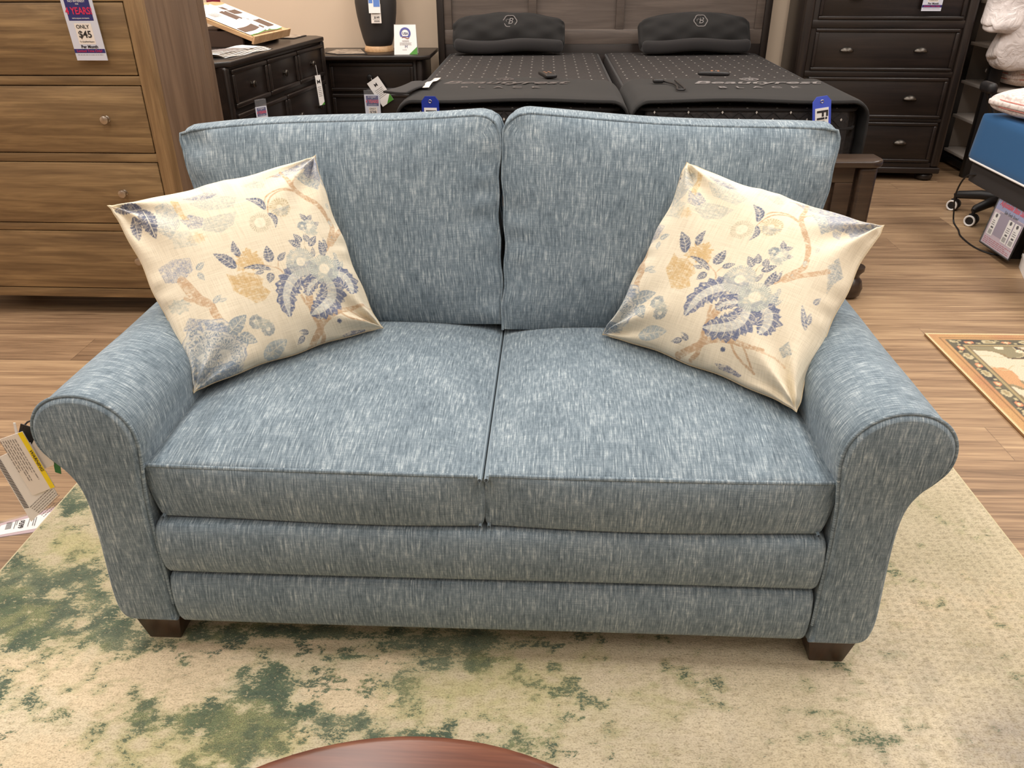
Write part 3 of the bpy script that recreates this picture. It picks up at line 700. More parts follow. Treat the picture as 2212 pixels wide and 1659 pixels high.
def throw_pillow(TL, TR, BR, BL, label, shift, seed, thick=(.092, .05)):
    n = 341; g = np.linspace(0, 1, n); u, v = np.meshgrid(g, g, indexing='ij'); TL, TR, BR, BL = [np.array(p, float) for p in (TL, TR, BR, BL)]
    org = BL*.5+BR*.5; cu, cv = 2*u-1, 2*v-1
    # edges pulled in between the pointed corners
    pin = .066
    uu = .5+(u-.5)*(1-pin*2*(1-np.abs(cv)**6)*.75); vv = .5+(v-.5)*(1-pin*2*(1-np.abs(cu)**6)*.75)
    rr_ = .085; uu, vv = .5+(uu-.5)*1.03, .5+(vv-.5)*1.03; fx_, fz_ = (np.abs(uu-.5)-(.515-rr_))/rr_, (np.abs(vv-.5)-(.515-rr_))/rr_; inc = (fx_ > 0) & (fz_ > 0); kk = np.where(inc, np.maximum(fx_, fz_)/np.maximum(1e-6, np.hypot(fx_, fz_)), 1)
    uu = np.where(inc, .5+np.sign(uu-.5)*(.515-rr_+rr_*fx_*kk), uu)+.0045*np.sin(v*23+seed*3)*cu*np.abs(cu)**3; vv = np.where(inc, .5+np.sign(vv-.5)*(.515-rr_+rr_*fz_*kk), vv)+.0045*np.sin(u*21+seed*5)*cv*np.abs(cv)**3
    Q = ((BL*(1-uu[..., None])+BR*uu[..., None])*(1-vv[..., None])+(TL*(1-uu[..., None])+TR*uu[..., None])*vv[..., None])-org
    N = np.cross(TR-BL, TL-BR); N /= np.linalg.norm(N); N = -N if N[1] > 0 else N
    b = (np.clip(1-np.abs(cu)**2.7, 0, 1)*np.clip(1-np.abs(cv)**2.7, 0, 1))**.5
    # folds radiating from corners and puckers along the seam
    wr = np.zeros_like(u)
    for (a, c), k in zip(((0, 0), (1, 0), (0, 1), (1, 1)), (0, 1.7, 3.1, 4.4)):
        d = np.hypot(u-a, v-c); th = np.arctan2(v-c, u-a); wr += .015*np.exp(-(d/.28)**2)*np.sin(th*9+k+seed)*np.clip(d/.06, 0, 1)
    ed = np.minimum(np.minimum(u, 1-u), np.minimum(v, 1-v)); s_ = np.where(np.minimum(u, 1-u) < np.minimum(v, 1-v), v, u)
    wr += .0032*np.exp(-(ed/.07)**2)*np.sin(s_*44+seed*2+2*np.sin(s_*13))*np.clip(ed/.012, 0, 1)
    wr += .004*np.sin(u*7+seed)*np.sin(v*6+2*seed)*b
    P = Q+N*(thick[0]*b+wr*np.clip(b*3, 0, 1))[..., None]; P2 = Q-N*(thick[1]*b)[..., None]
    su, sv = u+shift[0], v+shift[1]
    h = H_PRINT @ np.stack([su.ravel(), sv.ravel(), np.ones(u.size)]); px = (h[0]/h[2]).reshape(u.shape)*.5; py = (h[1]/h[2]).reshape(u.shape)*.5
    px = np.clip(px, 0, 942.9); py = np.clip(py, 0, 828.9); x0, y0 = px.astype(int), py.astype(int); fx, fy = (px-x0)[..., None], (py-y0)[..., None]
    col = (PRINT[y0, x0]*(1-fx)+PRINT[y0, x0+1]*fx)*(1-fy)+(PRINT[y0+1, x0]*(1-fx)+PRINT[y0+1, x0+1]*fx)*fy
    t = thing('throw_pillow', label, 'pillow', Vector(org), 0, 'floral throw pillows on the loveseat')
    grid_mesh('cover', P, col, np.stack([u*.46, v*.46], -1), LINEN, t, P2)
    bp = []
    for e in (Q[:, 0], Q[-1, :], Q[::-1, -1], Q[0, ::-1]): bp += [tuple(p) for p in e[:-1:6]]
    bm = B(); tube(bm, bp, .0016, 6, closed=True); o = obj('seam', bm, plain('seam thread', (196, 180, 150), .8), t)
    return t
PRINT = raster_print()
throw_pillow((-.94, 1.645, .822), (-.500, 1.765, .905), (-.368, 1.692, .510), (-.712, 1.392, .496), 'cream floral pillow leaning on the left arm of the loveseat', (0, 0), .7)
throw_pillow((.307, 1.755, .897), (.724, 1.65, .786), (.500, 1.342, .502), (.137, 1.680, .506), 'cream floral pillow leaning on the right arm of the loveseat', tuple(SHIFT_R), 2.1)

# ------------------------------------------------------------------ camera model (also used to read the rug layout off the photograph)
FPX, PITCH, ROLL, YAW, CAMH = 1716.0, R(28.8), R(.33), R(2.33), 1.30
_fw = np.array([-math.sin(YAW)*math.cos(PITCH), math.cos(YAW)*math.cos(PITCH), -math.sin(PITCH)]); _rt = np.array([math.cos(YAW), math.sin(YAW), 0]); _dn = np.cross(_fw, _rt)
CM = np.array([math.cos(ROLL)*_rt+math.sin(ROLL)*_dn, -math.sin(ROLL)*_rt+math.cos(ROLL)*_dn, _fw])
cam = bpy.data.cameras.new('camera'); cam.sensor_width = 36; cam.lens = 36*FPX/2212; cam.clip_start = .02
co = bpy.data.objects.new('camera', cam); C.objects.link(co)
mw = Matrix.Identity(4)
for i in range(3): mw[i][0] = CM[0][i]; mw[i][1] = -CM[1][i]; mw[i][2] = -CM[2][i]
mw[2][3] = CAMH; co.matrix_world = mw; bpy.context.scene.camera = co

# ------------------------------------------------------------------ rugs
def vnoise(X, Y, seed):
    """smooth value noise"""
    r_ = np.random.default_rng(seed); T = r_.random((64, 64)); xi, yi = np.floor(X).astype(int), np.floor(Y).astype(int); fx, fy = X-xi, Y-yi
    fx, fy = fx*fx*(3-2*fx), fy*fy*(3-2*fy); g = lambda a, b: T[a % 64, b % 64]
    return (g(xi, yi)*(1-fx)+g(xi+1, yi)*fx)*(1-fy)+(g(xi, yi+1)*(1-fx)+g(xi+1, yi+1)*fx)*fy
def fbm(X, Y, seed, o=4): return sum(vnoise(X*2**k, Y*2**k, seed+k)*.5**k for k in range(o))/sum(.5**k for k in range(o))
def pixmap(Xw, Yw, z):
    p = np.stack([Xw, Yw, np.full_like(Xw, z-CAMH)], -1) @ CM.T
    return p[..., 0]/p[..., 2]*FPX+1106, p[..., 1]/p[..., 2]*FPX+829.5, p[..., 2]
def area_rug():
    x0, x1, y0, y1 = -1.277, 1.166, -.75, 2.16
    xs = np.arange(x0, x1+.001, .0062); ys = np.arange(y0, y1+.001, .0062); xs[-1], ys[-1] = x1, y1
    X, Y = np.meshgrid(xs, ys, indexing='ij'); U, V, D = pixmap(X, np.maximum(Y, .45), .0)
    # patch layout of the abstract pattern, as woven: (px, py, rx, ry, weight)
    def patches(L):
        m = np.zeros_like(X)
        for px, py, rx, ry, w in L: m = np.maximum(m, w*np.exp(-(((U-px)/(rx*1.22))**2+((V-py)/(ry*1.18))**2)**1.2))
        return m
    green = patches([(590, 1478, 62, 66, .95), (740, 1565, 90, 26, .95), (670, 1540, 40, 34, .8), (960, 1415, 95, 46, 1), (860, 1600, 120, 40, .8), (880, 1480, 60, 60, .85), (540, 1600, 70, 60, .7), (700, 1376, 260, 20, .9), (1000, 1385, 120, 30, 1), (120, 1342, 50, 40, .8), (262, 1380, 66, 44, .95), (330, 1392, 40, 30, .5), (530, 1480, 36, 60, .9), (470, 1560, 90, 34, .85), (20, 1300, 46, 66, .85), (140, 1250, 90, 30, .75), (60, 1260, 60, 40, .8), (160, 1085, 28, 30, .9), (210, 1300, 40, 30, .7), (310, 1540, 34, 40, .6), (30, 1500, 60, 60, .45), (860, 1400, 60, 20, .8), (760, 1425, 60, 12, .7), (1100, 1600, 150, 50, .35), (60, 1390, 60, 40, .7), (400, 1440, 20, 12, .6), (200, 1280, 34, 60, .7), (870, 1520, 40, 34, .7)])
    yel = patches([(170, 1185, 66, 44, .8), (960, 1490, 130, 40, .8), (900, 1540, 90, 60, .6), (400, 1630, 200, 60, .6), (480, 1560, 100, 40, .55), (1100, 1500, 200, 100, .62), (1330, 1560, 220, 110, .5), (1250, 1440, 160, 50, .45), (760, 1620, 100, 40, .4), (110, 1230, 60, 40, .5), (620, 1620, 90, 40, .6)])
    peach = patches([(390, 1440, 190, 46, 1), (760, 1510, 120, 50, 1), (300, 1500, 160, 60, .9), (100, 1450, 120, 50, .8), (640, 1385, 150, 18, .9), (840, 1440, 60, 22, .9), (620, 1495, 40, 20, .6), (650, 1590, 40, 20, .7), (2120, 1300, 140, 120, .35), (1980, 1330, 100, 60, .4), (60, 1640, 140, 60, .8)])
    gry = patches([(2190, 1600, 130, 100, .75), (1980, 1500, 130, 80, .25), (2000, 1620, 160, 60, .3), (2110, 1450, 80, 50, .22), (1900, 1420, 90, 60, .2), (1500, 1600, 300, 90, .16)])
    n1 = fbm(X*8+40, Y*8+40, 11); n2 = fbm(X*30+9, Y*34+9, 21, 4); n3 = fbm(X*46+5, Y*150+5, 31, 2); n4 = fbm(X*90+3, Y*110+8, 35, 2)
    nz = (n1-.5)*1.1+(n2-.5)*1.5+(n3-.5)*.6-.03
    far_g = np.where(Y > 1.75, .6, 0)+np.where(Y < .45, .5, 0)*(X < .1)
    fld = np.maximum(green, far_g*(X < 0))+.22*np.clip((.25-X)*1.2, 0, 1)-.42*peach*(green < .75)+nz
    sst = lambda x, a, b: (lambda t: t*t*(3-2*t))(np.clip((x-a)/(b-a), 0, 1))
    G = sst(fld, .42, .72); Yl = sst(yel+nz*.5, .22, .75); Pe = sst(peach+nz*.5, .25, .6)*(1-G)
    spk = sst(n2*.55+n4*.2+n3*.25+.06*(X < .1), .56, .62)*sst(fbm(X*5+3, Y*5+3, 51), .50, .60)*np.where(X < .15, 1, .4)
    c = np.ones(X.shape+(3,))*np.array([218, 204, 176])
    def mixc(m, col): c[:] = c*(1-m[..., None])+np.array(col)*m[..., None]
    mixc(np.clip(fbm(X*4, Y*4, 61)*2.4-.95, 0, 1)*.6, (190, 176, 142)); mixc(np.clip(fbm(X*3+5, Y*3+2, 65)*2.6-1.15, 0, 1)*.5, (186, 178, 146)); mixc(np.clip(fbm(X*6+9, Y*6, 71)*2.2-1.0, 0, 1)*.5, (232, 220, 192))
    mixc(Pe*.8, (226, 207, 175)); mixc(Yl*.65, (190, 184, 130)); mixc(sst(fld, .12, .45)*.42, (178, 176, 132))
    oc = np.ones(X.shape+(3,))*np.array([128, 137, 110])
    def mixo(m, col): oc[:] = oc*(1-m[..., None])+np.array(col)*m[..., None]
    mixo(sst(n1, .50, .64)*.7, (148, 152, 104)); mixo(sst(fbm(X*11+2, Y*11, 41), .5, .62)*.7, (84, 104, 82)); mixo(sst(n2, .55, .66)*.5, (66, 84, 74)); mixo(sst(yel, .3, .8)*.6, (166, 164, 108))
    om = np.clip(.5+(fld-.58)*.95, .06, .80)
    mixc(np.clip(gry+(n2-.5)*.7*np.clip(gry*4, 0, 1), 0, 1)*.8, (150, 142, 134))
    mixc(sst(n3*.5+n4*.5, .55, .68)*.28, (176, 162, 130))
    # woven dash rows on the plain right side
    dash = (np.sin(X*2*PI/.021) > .2)*(np.sin(Y*2*PI/.017+np.floor(X/.021)*.5) > .3)*np.clip((fbm(X*2.2+1, Y*2.2+7, 81)-.40)*6, 0, 1)*np.clip((X-.15)*5, 0, 1)
    mixc(dash*.36, (142, 130, 106))
    P = np.stack([X, Y, np.full_like(X, .0068)], -1)
    om = np.maximum(om, spk*.6)
    t = thing('area_rug', 'large cream and green abstract area rug under the loveseat', 'rug', (0, 0, 0))
    grid_mesh('pile', P, c/255., np.stack([X, Y], -1), RUGM, t, over=(oc/255., om))
    bm = B(); box(bm, x0, x1, y0, y1, .0028, .0064, .001); obj('backing', bm, plain('jute backing', (196, 180, 146), .9), t)
    bm = B(); tube(bm, [(x0, y0, .0048), (x1, y0, .0048), (x1, y1, .0048), (x0, y1, .0048)], .0032, 8, closed=True); obj('bound_edge', bm, plain('rug binding', (206, 194, 160), .95), t)
area_rug()
def oriental_rug():
    x0, y1, x1, y0 = 1.453, 2.79, 2.12, .6
    h = .0055; xs = np.arange(x0, x1, h); ys = np.arange(y0, y1, h); xs = np.append(xs, x1); ys = np.append(ys, y1); X, Y = np.meshgrid(xs, ys, indexing='ij')
    e = np.minimum(np.minimum(X-x0, x1-X), np.minimum(Y-y0, y1-Y)); s = np.where(np.minimum(X-x0, x1-X) < np.minimum(Y-y0, y1-Y), Y, X)
    c = np.ones(X.shape+(3,)); n = fbm(X*12, Y*12, 91); n2 = fbm(X*26+4, Y*26, 95, 3)
    def mixc(m, col):
        m = np.clip(m, 0, 1)[..., None]; c[:] = c*(1-m)+np.array(col)*m
    mixc(e >= -1, (204, 158, 104)); mixc((e < .05)*1.*np.clip(n*2-.6, 0, 1), (196, 138, 96)); mixc((e > .036)*(e < .041)*.7, (130, 96, 60)); mixc(e < .008, (232, 208, 160))
    band = (e > .052)*(e < .098); mixc(band, (104, 96, 76)); mixc(band*(fbm(X*20, Y*20, 97, 2) < .42), (78, 72, 64))
    rep = .135; ph = (s/rep) % 1
    def motif(cx, cy, rx, ry, col, m0, a=1):
        d = ((ph-cx)*rep/rx)**2+((e-cy)/ry)**2; mixc(m0*(d < 1+.5*(n2-.5))*a, col)
    motif(.25, .075, .026, .015, (206, 190, 150), band); motif(.27, .075, .016, .008, (172, 152, 112), band); motif(.72, .078, .017, .011, (222, 150, 108), band); motif(.72, .078, .008, .006, (240, 214, 168), band); motif(.5, .066, .008, .006, (190, 172, 128), band); motif(.98, .085, .012, .007, (196, 180, 138), band)
    mixc((e > .096)*(e < .109), (176, 156, 112)); mixc((e > .109)*(e < .112), (120, 104, 78))
    f = e > .112; mixc(f, (150, 138, 106))
    a1 = fbm(X*9+2, Y*9+5, 101, 2); a2 = fbm(X*10+20, Y*10+2, 111, 2); a3 = fbm(X*15+7, Y*11+9, 121, 2)
    q = lambda a, st=14: np.round(a*st)/st
    mixc(f*(q(a1) > .56), (62, 56, 58)); mixc(f*(q(a2) > .60), (226, 212, 184)); mixc(f*(np.abs(a2-.585) < .014), (150, 124, 86)); mixc(f*(q(a3) > .68), (212, 160, 112)); mixc(f*(q(a3) < .27), (240, 222, 190)); mixc(f*(np.abs(a1-.53) < .013), (206, 188, 146))
    P = np.stack([X, Y, np.full_like(X, .0105)], -1)
    t = thing('oriental_rug', 'gold bordered oriental rug on the wood floor right of the loveseat', 'rug', (0, 0, 0))
    grid_mesh('pile', P, c/255., np.stack([X, Y], -1), PILE, t)
    bm = B(); box(bm, x0, x1, y0, y1, .001, .010, .002); obj('backing', bm, plain('rug backing', (150, 112, 72), .9), t)
oriental_rug()

# ------------------------------------------------------------------ round coffee table (only its far edge is in frame)
tb = thing('coffee_table', 'round cherry brown wooden coffee table in front of the loveseat', 'table', (-.138, .242, .0072))
bm = B(); lathe(bm, [(0, .452), (.386, .452), (.395, .450), (.399, .445), (.399, .436), (.391, .428), (.37, .424), (0, .424)], 96); obj('top', bm, TABLEW, tb)
bm = B(); lathe(bm, [(.33, .424), (.33, .36), (.31, .36), (.31, .424)], 64); obj('apron', bm, TABLEW, tb)
for k in range(4):
    a = PI/4+k*PI/2; bm = B(); lathe(bm, [(0, 0), (.016, 0), (.019, .1), (.026, .38), (.026, .424), (0, .424)], 20, loc=(.28*math.cos(a), .28*math.sin(a), 0)); obj('leg', bm, LEGW, tb)

# ------------------------------------------------------------------ shop signs shared by several pieces
def card(name, w, h, th, mat, parent, M, bev=0.0):
    bm = B(); box(bm, -w/2, w/2, -th/2, th/2, -h, 0, bev, M=M); return obj(name, bm, mat, parent, smooth=False)
def flat(bm, x0, x1, z0, z1, y, M):
    vs = [bm.verts.new(M @ Vector(c)) for c in ((x0, y, z0), (x1, y, z0), (x1, y, z1), (x0, y, z1))]; bm.faces.new(vs)
def promo_sign(t, M, W, Hh, price):
    """tall 'no interest' price sign, top centre at the origin of M, facing -y"""
    k = W/.107; s = card('sign_panel', W, Hh, .003, PALEB, t, M, .0005); y = -.0019
    bm = B(); flat(bm, -W*.39, W*.40, -.075*k, -.008*k, y, M); obj('blue_block', bm, NAVY, s, smooth=False); bm = B(); flat(bm, -W*.5, W*.5, -.176*k, -.163*k, y, M); obj('blue_band', bm, NAVY, s, smooth=False)
    bm = B(); flat(bm, -W*.27, W*.27, -.148*k, -.083*k, y, M); obj('price_box', bm, WARMW, s, smooth=False)
    lettering([('NO INTEREST', .0095*k, 0, -.016*k, y-.0006), ('FOR', .006*k, 0, -.0245*k, y-.0006), ('WITH EQUAL PAYMENTS', .0052*k, 0, -.068*k, y-.0006)], WHITE, s, M=M)
    lettering([('4 YEARS!', .030*k, 0, -.046*k, y-.0009, {'sx': .78, 'bold': .0007*k})], REDP, s, M=M)
    lettering([('Limited Time Only!', .0115*k, 0, -.1695*k, y-.0006, {'sx': .98})], REDP, s, M=M)
    lettering([('ONLY', .0165*k, -.002*k, -.094*k, y-.0008, {'bold': .0002*k}), *([(price, .030*k, 0, -.118*k, y-.0008, {'bold': .0006*k})] if price else []), ('To Qualified Buyers', .0062*k, 0, -.140*k, y-.0008), ('Per Month', .0135*k, .004*k, -.156*k, y-.0008, {'bold': .0003*k})], INK, s, M=M)
    bm = B(); print_rows(bm, -W*.42, W*.42, -.181*k, 1, .003*k, .0016*k, y, 3, M=M); obj('fine_print', bm, GREYINK, s, smooth=False)
    return s
def Tm(x, y, z, rz=0, rx=0, ry=0): return Matrix.Translation((x, y, z)) @ Euler((rx, ry, rz)).to_matrix().to_4x4()

# ------------------------------------------------------------------ oak chest behind the left arm
oak = thing('chest_of_drawers', 'tall light brown wooden chest with round nickel knobs, left edge of photo', 'dresser', (-1.35, 2.87, 0), R(-1.1))
W = 1.08; D = .53; TOPZ = 1.50
for xa in (-.052, -W): bm = B(); box(bm, xa, xa+.052, 0, .045, .085, TOPZ, .002); obj('stile', bm, OAK_Z, oak)
bm = B(); box(bm, -.028, -.002, .045, D, .085, TOPZ, .001); obj('side_panel', bm, OAK_SIDE, oak)
bm = B(); box(bm, -.030, 0, D-.055, D+.002, .085, TOPZ, .002); obj('rear_post', bm, OAK_SIDE, oak)
bm = B(); box(bm, -W+.002, -W+.028, .045, D, .085, TOPZ, .001); obj('side_panel', bm, OAK_SIDE, oak)
rails = [(.085, .122), (.359, .387), (.620, .650), (.885, .915), (1.149, 1.179), (1.41, TOPZ)]
for a, b in rails: bm = B(); box(bm, -W+.052, -.052, .003, .04, a, b, .0015); obj('rail', bm, OAK_X, oak)
bm = B(); box(bm, -W-.02, .02, -.02, D+.01, TOPZ, TOPZ+.028, .006); obj('top', bm, OAK_X, oak)
bm = B(); box(bm, -W+.03, -.03, D-.02, D-.005, .09, TOPZ); obj('back_panel', bm, OAK_SIDE, oak)
for s in (0, 1):
    for yy in (.1, D-.06):
        bm = B(); x = -.075 if s == 0 else -W+.02; box(bm, x, x+.055, yy, yy+.055, 0, .086, .002); obj('foot', bm, OAK_Z, oak)
def knob(parent, x, z, y, m, r=.0155):
    bm = B(); lathe(bm, [(0, 0), (r*.75, 0), (r*.75, .003), (r*.42, .005), (r*.42, .012), (r*.95, .016), (r, .020), (r*.9, .025), (r*.5, .0275), (0, .028)], 24, loc=(x, y, z), M=Matrix.Rotation(PI/2, 4, 'X')); return obj('knob', bm, m, parent)
for (a, b), (c, d) in zip(rails, rails[1:]):
    z0, z1 = b+.003, c-.003
    bm = B(); box(bm, -W+.056, -.056, .001, .024, z0, z1, .004, 2); dr = obj('drawer', bm, OAK_X, oak)
    for x in (-.204, -W+.204): knob(dr, x, (z0+z1)/2+.004, .002, NICKEL)
    bm = B(); box(bm, -W+.06, -.06, .03, .036, z0-.004, z1+.004); obj('gap_shade_sheet', bm, BLACK, dr, smooth=False)  # black sheet stands in for the shade in the gap round the drawer
t = thing('price_sign', 'hanging sales sign reading ONLY $45 on the light brown chest', 'sign', (-1.54, 2.852, 1.168), R(-1.1))
promo_sign(t, Tm(-.003, -.012, 0, 0, R(4)), .107, .200, '$45')
bm = B(); box(bm, -.0535, .0535, -.0105, -.0085, -.2, .02, .0005, M=Tm(-.003, 0, 0, 0, R(4))); obj('clear_sleeve', bm, CLEAR, t, smooth=False)
bm = B(); tube(bm, [(-.003, -.012, -.002), (-.004, -.012, .03), (-.004, -.008, .11)], .0012, 6); obj('hanging_string', bm, WHITE, t)

# ------------------------------------------------------------------ espresso dresser, turned towards the aisle
dd = thing('dresser', 'dark espresso dresser with small top drawers, wooden stand on it, behind the brown chest', 'dresser', (-1.46, 3.80, 0), math.atan2(1.29, .16))
L, D = 1.235, .46
bm = B(); prism(bm, [(-.02, -.022+.06), (.04, -.022), (L-.04, -.022), (L+.02, .04), (L+.02, D), (-.02, D)], .826, .85, bev=.006); obj('top', bm, ESP, dd)
bm = B(); box(bm, 0, L, .006, D-.01, .09, .826, .003); box(bm, -.008, L+.008, -.006, D-.01, .07, .11, .004); obj('case', bm, ESP, dd)
for x in (0, L-.045): bm = B(); box(bm, x, x+.045, -.008, .02, .1, .826, .012, 3); obj('corner_post', bm, ESPZ, dd)
def panel_drawer(parent, x0, x1, z0, z1, mat=ESP, y=-.006, fr=.022):
    bm = B(); vs = box(bm, x0, x1, y, y+.02, z0, z1, .002)
    d = obj('drawer', bm, mat, parent)
    bm = B()
    for a in ((x0, x1, z1-fr, z1), (x0, x1, z0, z0+fr), (x0, x0+fr, z0+fr, z1-fr), (x1-fr, x1, z0+fr, z1-fr)): box(bm, a[0], a[1], y-.010, y+.004, a[2], a[3], .006, 3)
    obj('drawer_molding', bm, mat, d); return d
kn = {}
for i, (a, b) in enumerate(((.052, .425), (.440, .805), (.820, 1.185))):
    d = panel_drawer(dd, a, b, .640, .812); knob(d, (a+b)/2, .725, -.004, PEWTER, .017)
for z0, z1 in ((.375, .615), (.125, .35)):
    for a, b in ((.052, .610), (.625, 1.185)):
        d = panel_drawer(dd, a, b, z0, z1)
        for x in (a+.135, b-.135): knob(d, x, (z0+z1)/2-.01, -.004, PEWTER, .017)
for x in (.02, L-.08):
    for y in (.02, D-.1): bm = B(); box(bm, x, x+.06, y, y+.06, 0, .075, .006); obj('foot', bm, ESPZ, dd)
DM = dd.matrix_basis.copy()
def on_dresser(s, y, z): return DM @ Vector((s, y, z))
DRZ = math.atan2(1.29, .16)
# slanted oak reading stand with an open brochure
st = thing('display_stand', 'slanted pale oak brochure stand on top of the dark dresser', 'stand', on_dresser(.805, .155, .851), DRZ)
TL_ = R(20)
SM = Matrix.Translation((0, -.035, .030)) @ Euler((TL_, 0, 0)).to_matrix().to_4x4()
bm = B(); box(bm, -.235, .225, 0, .42, 0, .022, .002, M=SM); obj('board', bm, PALEW, st, smooth=False)
bm = B(); box(bm, -.225, -.207, .02, .28, 0, .075, .001); box(bm, .197, .215, .02, .28, 0, .075, .001); box(bm, -.207, .197, .16, .28, 0, .085, .001)
obj('base', bm, plain('dark stand base', (74, 56, 46), .5), st, smooth=False)
bm = B(); box(bm, -.235, .225, -.012, 0, -.012, .030, .002, M=SM); obj('lip', bm, PALEW, st, smooth=False)
mg = thing('open_brochure', 'open furniture brochure lying on the slanted oak stand', 'brochure', on_dresser(.805, .155, .851), DRZ)
bm = B(); pr = []
for i in range(33):
    x = -.225+.40*i/32; u = abs((x+.02))/.225; pr.append((x, .026+.016*math.exp(-(u/.25)**2)*(1-math.exp(-(u/.05)**2))+.012*max(0, (x-.12)/.08)**2*(1 if x > .12 else 0)))
for (xa, za), (xb, zb) in zip(pr, pr[1:]):
    vs = [bm.verts.new(SM @ Vector(c)) for c in ((xa, .02, za), (xb, .02, zb), (xb, .36, zb), (xa, .36, za))]; bm.faces.new(vs)
    vs2 = [bm.verts.new(SM @ Vector(c)) for c in ((xa, .02, .0228), (xb, .02, .0228), (xb, .02, zb), (xa, .02, za))]; bm.faces.new(vs2)
bmesh.ops.remove_doubles(bm, verts=bm.verts, dist=.0001); pg = obj('pages', bm, WHITE, mg)
def zat(x): return float(np.interp(x, [p[0] for p in pr], [p[1] for p in pr]))+.0008
def pic(name, rects, mat):
    bm = B()
    for x0, x1, y0, y1 in rects:
        m = 6
        for i in range(m):
            a, b = x0+(x1-x0)*i/m, x0+(x1-x0)*(i+1)/m
            bm.faces.new([bm.verts.new(SM @ Vector(c)) for c in ((a, y0, zat(a)), (b, y0, zat(b)), (b, y1, zat(b)), (a, y1, zat(a)))])
    return obj(name, bm, mat, pg, smooth=False)
for rc in [(-.215, -.05, .05, .10), (-.07, .03, .17, .27), (.02, .10, .30, .335), (.08, .16, .06, .15), (-.03, .01, .045, .075), (.03, .15, .24, .29)]: pic('picture', [rc], BROWNP)
pic('picture_frame', [(.0, .075, .165, .17), (.0, .004, .12, .17), (.03, .045, .135, .15)], INK)
bm = B()
for k in range(6): flat(bm, -.19, -.09, .275-k*.008, .278-k*.008, 0, SM @ Matrix(((1, 0, 0, 0), (0, 0, 1, 0), (0, -1, 0, .032), (0, 0, 0, 1))))
obj('text_rows', bm, GREYINK, pg, smooth=False)
pic('green_strip', [(-.222, -.20, .004, .018), (-.19, .165, .0135, .0195)], GREENP)
# papers under the stand
pp = thing('newspaper', 'loose stack of printed papers on the dark dresser below the oak stand', 'papers', on_dresser(.33, .075, .8515), DRZ-.12)
for k in range(5):
    bm = B(); n = 14; off = .004*k
    for i in range(n):
        xa, xb = -.20+.40*i/n-off, -.20+.40*(i+1)/n-off; f = lambda x: .003*k+.002+.010*max(0, -(x+.05))*(k*.6+.3)+.002*math.sin(x*30+k)
        for a, b in (((xa, f(xa)), (xb, f(xb))),): bm.faces.new([bm.verts.new(c) for c in ((a[0], -.055+.01*k, a[1]), (b[0], -.055+.01*k, b[1]), (b[0], .10, b[1]+.004), (a[0], .10, a[1]+.004))])
    bmesh.ops.remove_doubles(bm, verts=bm.verts, dist=.0001); o = obj('sheet', bm, WARMW if k % 2 else WHITE, pp)
bm = B()
for k in range(8): flat(bm, -.17+.035*k, -.147+.035*k, -.02, .08, 0, Matrix(((1, 0, 0, 0), (0, 0, 1, 0), (0, 1, 0, .027-.0016*k), (0, 0, 0, 1))))
obj('print', bm, GREYINK, pp, smooth=False)
pf = thing('black_folder', 'thin black folder under the papers on the dark dresser', 'folder', on_dresser(.31, .075, .8505), DRZ)
bm = B(); box(bm, -.22, .24, -.075, .13, 0, .0012, .0003); obj('cover', bm, BLACK, pf, smooth=False)
sm_ = thing('material_swatch', 'flat stone patterned swatch board at the far corner of the dark dresser', 'swatch', on_dresser(1.06, .19, .8505), DRZ)
def stone():
    t_ = NT('stone pattern'); n = t_.n('TexNoise', {'Vector': (t_.n('TexCoord'), 'Object'), 'Scale': 26, 'Detail': 4}); return t_.bsdf(t_.ramp(n, [(.35, L4((92, 82, 74))), (.6, L4((168, 150, 132)))]), .45)
STONE = stone()
bm = B(); box(bm, -.02, .16, -.10, .22, 0, .004, .001); b_ = obj('board', bm, BLACK, sm_, smooth=False)
bm = B(); box(bm, -.01, .15, -.09, .21, .004, .0052); obj('swatch_face', bm, STONE, sm_, smooth=False)
bm = B(); HMx = Matrix.Translation(SM @ Vector((.155, .415, .012))) @ Matrix.Rotation(R(-12), 4, 'Z')
box(bm, -.05, .06, -.002, .002, 0, .14, .0005, M=HMx); hc = obj('header_card', bm, plain('dark red print', (116, 24, 50), .5), st, smooth=False); hc['label'] = 'dark red card at the top edge'
bm = B(); bm.faces.new([bm.verts.new(HMx @ Vector(c)) for c in ((-.048, -.0025, .02), (.0, -.0025, .02), (.03, -.0025, .13), (-.048, -.0025, .13))]); obj('pink_patch', bm, plain('pale pink print', (226, 200, 214), .5), hc, smooth=False)
# tags on the dresser
def hang_tag(label, loc, rz, w, h, tilt, m=WHITE, string=.03, corner=True, group=None):
    t_ = thing('hang_tag', label, 'tag', loc, rz, group); M = Matrix.Rotation(tilt, 4, 'Y') @ Tm(0, 0, -string, 0, R(2))
    c_ = card('card', w, h, .0016, m, t_, M)
    if string: bm = B(); tube(bm, [(0, 0, 0), (.001, -.002, -string*.5), M @ Vector((0, -.001, -.006))], .0012, 6); obj('string', bm, WHITE, t_)
    k = h/.1; lettering([('M', .030*k*.6, 0, -.022*k, -.0014, {'bold': .0003})], INK, c_, 'emblem', M=M)
    bm = B(); print_rows(bm, -w*.32, w*.32, -.038*k, 6, .006*k, .0022*k, -.0011, 5, M=M); obj('fine_print', bm, GREYINK, c_, smooth=False)
    if corner:
        bm = B(); bm.faces.new([bm.verts.new(M @ Vector(q)) for q in ((w/2, -.0012, -h), (w/2, -.0012, -h+w*.5), (w/2-w*.6, -.0012, -h))]); obj('green_corner', bm, GREENP, c_, smooth=False)
    return t_
hang_tag('narrow white tag on a string on the dark dresser, far top knob', on_dresser(1.003, -.034, .718), DRZ-.75, .034, .165, R(-4), string=.055)
